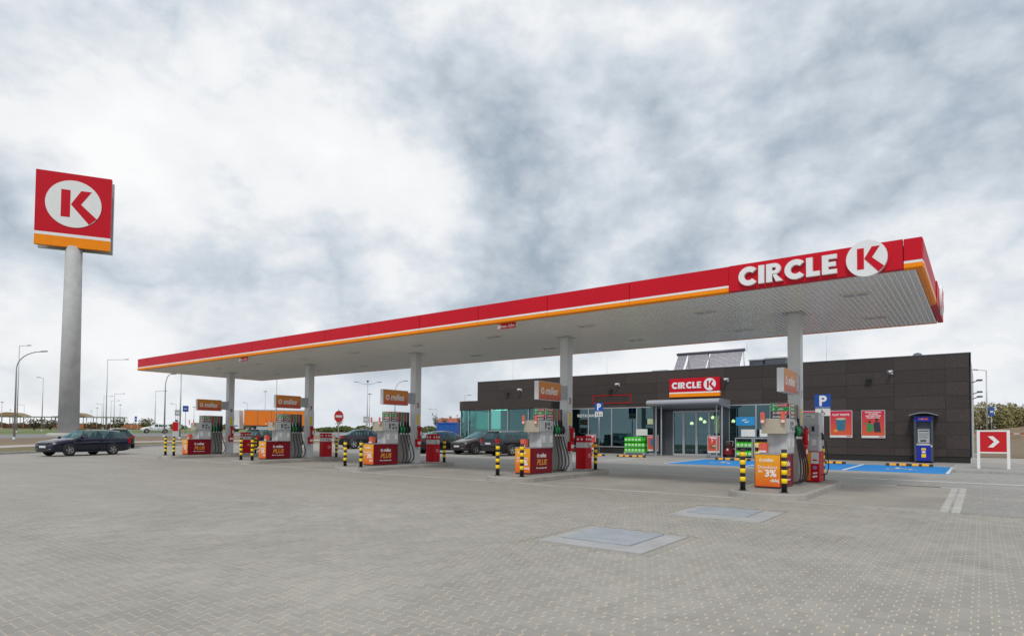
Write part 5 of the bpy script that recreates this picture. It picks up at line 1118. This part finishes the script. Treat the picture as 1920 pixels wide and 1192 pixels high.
lamp(-184.55, 67.37, 7.49, 'angled', 'distant lamp with arm beyond the tall straight one', 1.78, 0.647, 0.085)
lamp(-161.58, 59.65, 8.37, 'angled', 'mid distance lamp right of the tall straight one', 1.90, 0.647, 0.085)
lamp(-188.16, 70.91, 6.51, 'top', 'flat headed lamp behind the grey brown hatchback', 2.00, 0.000, 0.085)
lamp(-127.40, 54.15, 7.72, 'angled', 'lamp with arm seen above the white hatchback', 1.67, 0.647, 0.085)
lamp(-75.56, 33.16, 7.42, 'curved', 'curved lamp under the canopy end', 0.60, 0.647, 0.100)
lamp(-129.38, 58.93, 5.42, 'angled', 'small lamp post behind the farthest front bollards', 0.68, -2.494, 0.085)
lamp(-161.88, 78.24, 5.74, 'top', 'flat headed lamp behind the farthest pump', 2.00, 0.000, 0.085)
lamp(-141.50, 81.11, 6.55, 'angled', 'distant lamp above the lorry cab', 0.60, -2.494, 0.085)
lamp(-138.12, 83.67, 9.28, 'top', 'lamp post rising behind the orange trailer', 2.00, 0.000, 0.085)
lamp(-75.00, 62.43, 7.95, 'double', 'double armed lamp with camera behind the no entry sign', 1.50, 0.647, 0.085)
lamp(-94.40, 79.10, 7.27, 'top', 'slim post close behind the double armed lamp', 2.00, 0.000, 0.085)
lamp(-69.36, 62.93, 8.02, 'curved', 'curved lamp rising behind the middle sign box', 1.28, 0.647, 0.085)
lamp(-104.97, 108.73, 5.19, 'angled', 'distant lamp between the middle column and the restaurant', 1.51, -2.494, 0.085)
lamp(-73.07, 82.70, 6.66, 'angled', 'short lamp top over the restaurant roof corner', 0.60, 0.647, 0.085)
lamp(0.46, 94.40, 8.44, 'angled', 'street lamp right of the shop beyond the chevron board', 1.10, -2.494, 0.100)
# ------------------------------------------------------------------ far things
def post(x, y, H, label):
    r = empty('mast', (x, y, T(x, y)+.1), 0, label, 'mast', 'plain masts behind the canopy'); MB().tube([(0, 0, 0), (0, 0, H)], [.09, .05], 10).build('pole', GALV, r); MB().lathe([(0, 0), (.16, 0), (.16, .04), (.1, .25), (0, .26)], 10).build('foot', GALV, r); MB().box(.08, .12, -.1, .1, 1.1, 1.5).build('service_door', GREYP, r)
post(-67.95, 31.39, 7.3, 'plain grey mast rising behind the farthest pump island'); post(-77.04, 48.34, 8.2, 'plain grey mast rising in front of the orange trailer')
def no_entry():
    x, y = -37.9, 28.9; r = empty('no_entry_sign', (x, y, T(x, y)+.012), YAW+.95, 'round red no entry sign on a post beside the anthracite saloon', 'road sign'); MB().cyl((0, .03, 0), (0, .03, 3.0), .03, n=8).build('post', GALV, r)
    flat([circ(.42, 36)], 'sign_disc', M('noentry_red', lin((200, 40, 48)), .45, 0, .05, 3), r, (0, 0, 2.45), (1, 0, 0), depth=.02); MB().box(-.30, .30, -.016, -.009, 2.37, 2.53).build('white_bar', PAPER, r)
no_entry()
def road_sign(x, y, H, w, h, mat, label):
    r = empty('road_sign', (x, y, T(x, y)+.1), YAW+.3, label, 'road sign', 'distant road signs'); MB().cyl((0, .05, 0), (0, .05, H), .04, n=8).build('post', GALV, r); MB().box(-w/2, w/2, -.02, .02, H-h, H, bev=.01).build('plate', mat, r); MB().box(-w*.3, w*.3, -.026, -.018, H-h*.62, H-h*.42).build('symbol', PAPER, r)
road_sign(-162.95, 64.88, 3.2, .5, 1.3, BLUES, 'small blue road sign above the scrub left of the white hatchback'); road_sign(-97.0, 45.6, 4.2, .8, .9, BLUES, 'blue square road sign beside the curved lamp'); road_sign(-69.59, 57.73, 2.65, .75, .9, GREYP, 'grey back of a road sign under the double armed lamp'); road_sign(-92.9, 42.6, 3.5, .85, .85, GREYP, 'grey back of a road sign behind the farthest front bollards'); road_sign(1.0, 104.0, 4.2, .9, 1.2, BLUES, 'blue road sign under the lamp right of the shop')
def totem():
    x, y = -72.5, 33.1; r = empty('info_totem', (x, y, T(x, y)+.1), YAW+.2, 'small white totem with red panel left of the farthest bollards', 'totem'); MB().box(-.36, .36, -.12, .12, 0, 1.85, bev=.02).build('housing', LGREY, r); MB().box(-.34, .22, -.14, -.115, .8, 1.78).build('panel', BRED, r); MB().box(-.12, .12, -.08, .08, 1.85, 2.05).build('cap', BLK, r)
totem()
def shelter(x, y, rz, label):
    z = T(x, y)+.1; r = empty('picnic_shelter', (x, y, z), rz, label, 'shelter', 'far picnic shelters'); RF = M('shelter_roof_pale', (.36, .36, .34), .7); AR = M('shelter_arch_straw', (.26, .19, .10), .8); BR = M('shelter_panel_rust', (.30, .11, .05), .7)
    for px in (-8, -5.2, -2.6, 0, 2.6, 5.2, 8):
        for py in (-1.6, 1.6): MB().cyl((px, py, 0), (px, py, 3.1), .09, n=6).build('post', GREYP, r)
    MB().box(-8.6, 8.6, -2.2, 2.2, 3.05, 3.3).build('roof', RF, r)
    MB().prism([(-3.6+7.2*k/14-3.5, 3.3+1.05*math.sin(PI*k/14)) for k in range(15)], -2.4, 2.4, 'y').build('arched_roof', AR, r)
    for px in (-6.5, -3.8, -1.2, 1.3, 4): MB().box(px-1.1, px+1.1, 1.3, 1.4, .1, 1.2).build('rust_panel', BR, r); MB().box(px-.8, px+.8, -.5, .3, .7, .78).build('table', AR, r)
shelter(-208.4, 55.6, YAW+.15, 'long picnic shelter with arched roof at the far left'); shelter(-194.7, 66.0, YAW+.1, 'long picnic shelter with arched roof right of the pylon foot')
rb = MB(); 
def rust_fence(x0, y0, x1, y1, label):
    r = empty('rust_fence', (x0, y0, T(x0, y0)+.1), math.atan2(y1-y0, x1-x0), label, 'fence'); L = math.dist((x0, y0), (x1, y1)); n = max(4, int(L/2.6))
    for k in range(n): MB().box(L*k/n+.05, L*(k+1)/n-.05, -.04, .04, .15, 1.25).build('panel', M('fence_rust', (.36, .13, .055), .8, 0, .2, 1), r); MB().box(L*k/n-.05, L*k/n+.05, -.06, .06, 0, 1.4).build('post', GREYP, r)
rust_fence(-193, 57, -187, 62, 'rust coloured low fence left of the pylon'); rust_fence(-183, 68.5, -178, 73, 'rust coloured low fence beyond the navy estate car')
def leaves(mb, c, rad, n, s, rn, flat_=.8, mats=3):
    for _ in range(n):
        while True:
            p = Vector((rn.uniform(-1, 1), rn.uniform(-1, 1), rn.uniform(-1, 1)))
            if .15 < p.length < 1 and p.length > rn.random()*.9: break
        p = Vector((c[0]+p.x*rad[0], c[1]+p.y*rad[1], c[2]+p.z*rad[2])); a = Vector((rn.gauss(0, 1), rn.gauss(0, 1), rn.gauss(0, 1))).normalized(); b = a.orthogonal().normalized(); k = s*rn.uniform(.6, 1.3)
        mb.add([p-a*k, p+b*k*.5, p+a*k, p-b*k*.5], [(0, 1, 2, 3)], rn.randrange(mats))
LV = [M('leaf_olive', (.15, .15, .05), .8, 0, .3, 2), M('leaf_spring', (.13, .15, .035), .8, 0, .3, 2), M('leaf_brown', (.11, .085, .045), .85, 0, .3, 2)]
LVG = [M('leaf_green', (.07, .12, .022), .8, 0, .3, 2), M('leaf_spring', (.13, .15, .035)), M('leaf_dark', (.075, .095, .035), .8)]; LVP = [M('leaf_purple', (.15, .115, .10), .85, 0, .3, 2), M('leaf_brown', (.11, .085, .045)), M('leaf_dark', (.035, .055, .02))]; LVY = [M('leaf_yellow', (.22, .17, .04), .8, 0, .3, 2), M('leaf_spring', (.13, .15, .035)), M('leaf_brown', (.11, .085, .045))]
LVR = [M('leaf_hedge', (.17, .165, .05), .8, 0, .3, 2), M('leaf_hedge_pale', (.24, .225, .085), .8, 0, .3, 2), M('leaf_hedge_brown', (.19, .14, .085), .85, 0, .3, 2)]
BARK = M('bark', (.085, .065, .05), .9, 0, .25, 6)
def shrub(x, y, h, w, lv, seed, label, group, nleaf=420, ls=.16, tree=False, cat='shrub', stems=9):
    rn = random.Random(seed); r = empty('tree' if tree else 'shrub', (x, y, T(x, y)+.06), rn.random()*6, label, cat, group); st = MB(); tips = []
    if tree: st.tube([(0, 0, -.1), (.04, .02, h*.35), (0, .05, h*.6), (.02, 0, h*.95)], [.07*h/4, .055*h/4, .035*h/4, .008], 7); tips = [(0, 0, h*.55)]
    for k in range(stems):
        a = 2*PI*k/stems+rn.uniform(-.3, .3); z0 = h*rn.uniform(.25, .5) if tree else 0; e = (math.cos(a)*w*.42*rn.uniform(.5, 1), math.sin(a)*w*.42*rn.uniform(.5, 1), h*rn.uniform(.7, 1.02)); m = (e[0]*.45, e[1]*.45, z0+(e[2]-z0)*.55)
        st.tube([(0, 0, z0), m, e], [.035, .022, .006], 5); tips.append(m); tips.append(e)
    st.build('trunk' if tree else 'stems', BARK, r); lf = MB(); per = max(1, nleaf//len(tips))
    for t in tips: leaves(lf, (t[0], t[1], t[2]*.92), (w*.24, w*.24, h*.20), per, ls, rn)
    lf.build('crown', lv, r, recalc=False)
def belt(name, pts, n, hmin, hmax, width, ls, lv, seed, label):
    rn = random.Random(seed); mb = MB(); sm = MB(); L = [math.dist(a, b) for a, b in zip(pts, pts[1:])]; tot = sum(L); clumps = int(tot/(width*.55)); 
    for c in range(clumps):
        t = tot*(c+rn.random())/clumps; i = 0
        while i < len(L)-1 and t > L[i]: t -= L[i]; i += 1
        u = t/L[i]; x = pts[i][0]+(pts[i+1][0]-pts[i][0])*u+rn.uniform(-1, 1)*width; y = pts[i][1]+(pts[i+1][1]-pts[i][1])*u+rn.uniform(-1, 1)*width; h = rn.uniform(hmin, hmax); z = T(x, y)
        leaves(mb, (x, y, z+h*.5), (width*.75*rn.uniform(.6, 1.2), width*.75, h*.52), n//clumps, ls, rn)
        for _ in range(3): a = rn.random()*6.28; sm.tube([(x, y, z), (x+math.cos(a)*.4, y+math.sin(a)*.4, z+h*.6), (x+math.cos(a)*.7, y+math.sin(a)*.7, z+h*rn.uniform(.95, 1.18))], [.04, .025, .006], 4)
    r = empty(name); tag(r, label, 'scrub', kind='stuff'); mb.build('foliage', lv, r, recalc=False); sm.build('twigs', BARK, r, recalc=False)
belt('scrub_belt_left', [(-260, 52), (-222, 70), (-178, 86), (-155, 98)], 9000, .8, 2.0, 2.6, .30, LV, 1, 'low dry scrub along the horizon at the left')
belt('scrub_belt_middle', [(-109.2, 79.2), (-90.9, 83.8), (-73.3, 83.2)], 8000, .7, 1.5, 2.4, .24, LVG, 2, 'low green scrub behind the middle pump islands')
belt('scrub_belt_right', [(-3.0, 128), (3, 131), (12.5, 138), (30, 146)], 24000, 3.8, 6.4, 2.6, .24, LVR, 3, 'dense spring bushes beyond the dirt field at the right')
for i, (x, y, h, w, lv, l) in enumerate(((-156.5, 43, 2.6, 3.2, LVP, 'dark leafless shrub left of the pylon, first of three'), (-154.0, 45.0, 2.2, 3.0, LVP, 'purple brown shrub left of the pylon, middle of three'), (-149.5, 46.5, 2.5, 2.8, LV, 'olive shrub nearest the pylon on its left'), (-153, 57.5, 2.6, 3.6, LV, 'olive bush above the grey brown hatchback'), (-149.5, 61.5, 2.6, 3.4, LV, 'olive bush between hatchback and white car'))): shrub(x, y, h, w, lv, 20+i, l, 'bushes on the far verge', 380, .2)
for i, (x, y, h, w, lv, l) in enumerate(((-94.2, 71.8, 3.0, 1.9, LVY, 'small yellow young tree right of the no entry sign'), (-86.8, 77.2, 3.2, 1.6, LVY, 'small yellow young tree behind the middle pump'), (-87.5, 90.2, 3.6, 1.4, LVG, 'slim dark young tree right of the middle column, first'), (-86.0, 91.4, 3.0, 1.4, LVG, 'slim dark young tree right of the middle column, second'), (-83.6, 93.0, 3.4, 1.3, LVG, 'slim dark young tree right of the middle column, third'), (-81.0, 94.5, 3.6, 1.3, LVG, 'slim dark young tree beside the blue container'))): shrub(x, y, h, w, lv, 50+i, l, 'young trees on the far verge', 160, .15, True, 'tree', 6)
def dumpster():
    x, y = -47.9, 51.6; r = empty('waste_container', (x, y, T(x, y)+.03), YAW-.2, 'blue waste container behind the saloons', 'container'); B_ = M('container_blue', lin((20, 86, 168)), .5, 0, .12, 2)
    MB().prism([(-1.05, .35), (1.05, .35), (1.2, 1.7), (-1.2, 1.7)], -1.0, 1.0, 'y').build('tub', B_, r); MB().box(-1.2, 1.2, -.9, .9, 1.70, 1.95, bev=.08).build('lid', B_, r)
    for k in range(5): MB().box(-.95+.45*k, -.89+.45*k, -1.04, -1.0, .4, 1.65).build('rib', B_, r)
    for sx in (-.8, .8): MB().lathe([(0, -.05), (.15, -.05), (.15, .05), (0, .05)], 12, 'x').build('wheel', BLACK, r).location = (sx, 0, .15)
dumpster()
def far_house():
    x, y = -141, 154; r = empty('far_house', (x, y, T(x, y)), YAW-.3, 'far house with red tiled roof above the blue container', 'house'); MB().box(-4.5, 4.5, -3.5, 3.5, 0, 2.2).build('wall', M('house_wall', (.5, .47, .42), .8), r); RT = M('roof_tile_red', (.34, .10, .06), .8, 0, .25, 2)
    MB().prism([(-4.2, 2.1), (4.2, 2.1), (0, 3.9)], -5, 5, 'x').build('roof', RT, r); MB().box(-1.4, -.9, -.3, .3, 3.3, 4.5).build('chimney', M('chimney_brick', (.28, .12, .08), .8), r)
    for k in (-2.6, 0, 2.6): w = MB().box(k-.5, k+.5, -3.56, -3.5, .9, 2.0).build('window', CGLASS, r); MB().box(k-.6, k+.6, -3.6, -3.5, .78, .88).build('sill', PAPER, w)
far_house()
def mound():
    rn = random.Random(4); mb = MB(); nx, ny = 44, 16; x0, x1, y0, y1 = -4, 46, 106, 126; vs = []
    from mathutils import noise as nz
    for j in range(ny+1):
        for i in range(nx+1):
            u, v = i/nx, j/ny; x = x0+(x1-x0)*u; y = y0+(y1-y0)*v+x*.25; e = math.sin(PI*v)*min(1, 4*u+.15)*min(1, 4*(1-u)); h = (1.7+.7*nz.noise(Vector((x*.15, y*.15, 0))))*e+.25*nz.noise(Vector((x*.7, y*.7, 3)))*e; vs.append((x, y, T(x, y)+h))
    mb.add(vs, [(j*(nx+1)+i, j*(nx+1)+i+1, (j+1)*(nx+1)+i+1, (j+1)*(nx+1)+i) for j in range(ny) for i in range(nx)], 0, True); o = mb.build('earth_mound', M('mound_earth', (.20, .14, .085), .95, 0, .4, .7, bump=.8, bscale=3), recalc=False); tag(o, kind='structure')
mound()
def barrier(x0, y0, x1, y1, label):
    L = math.dist((x0, y0), (x1, y1)); r = empty('barrier', (x0, y0, T(x0, y0)+.06), math.atan2(y1-y0, x1-x0), label, 'barrier'); n = 10
    for k in range(n): MB().box(L*k/n, L*(k+1)/n, -.02, .02, .87, .96).build('stripe', BRED if k % 2 else PAPER, r)
    for k in (0, .5, 1): MB().box(L*k-.06, L*k+.06, -.25, .25, 0, .1).build('foot', BLK, r); MB().box(L*k-.04, L*k+.04, -.04, .04, .1, 1.15).build('post', PAPER, r)
barrier(-1.2, 86, 3.6, 84, 'red and white striped barrier behind the chevron board')
r_ = empty('barrier_post', (4.4, 82, T(4.4, 82)+.06), .2, 'red and white striped barrier panel right of the chevron board', 'barrier')
for k in range(5): MB().box(-.3, .3, -.03, .03, .25+.22*k, .47+.22*k).build('stripe', BRED if k % 2 else PAPER, r_)
MB().box(-.35, .35, -.2, .2, 0, .1).build('foot', BLK, r_); MB().box(-.03, .03, .03, .07, .1, 1.3).build('post', GREYP, r_)
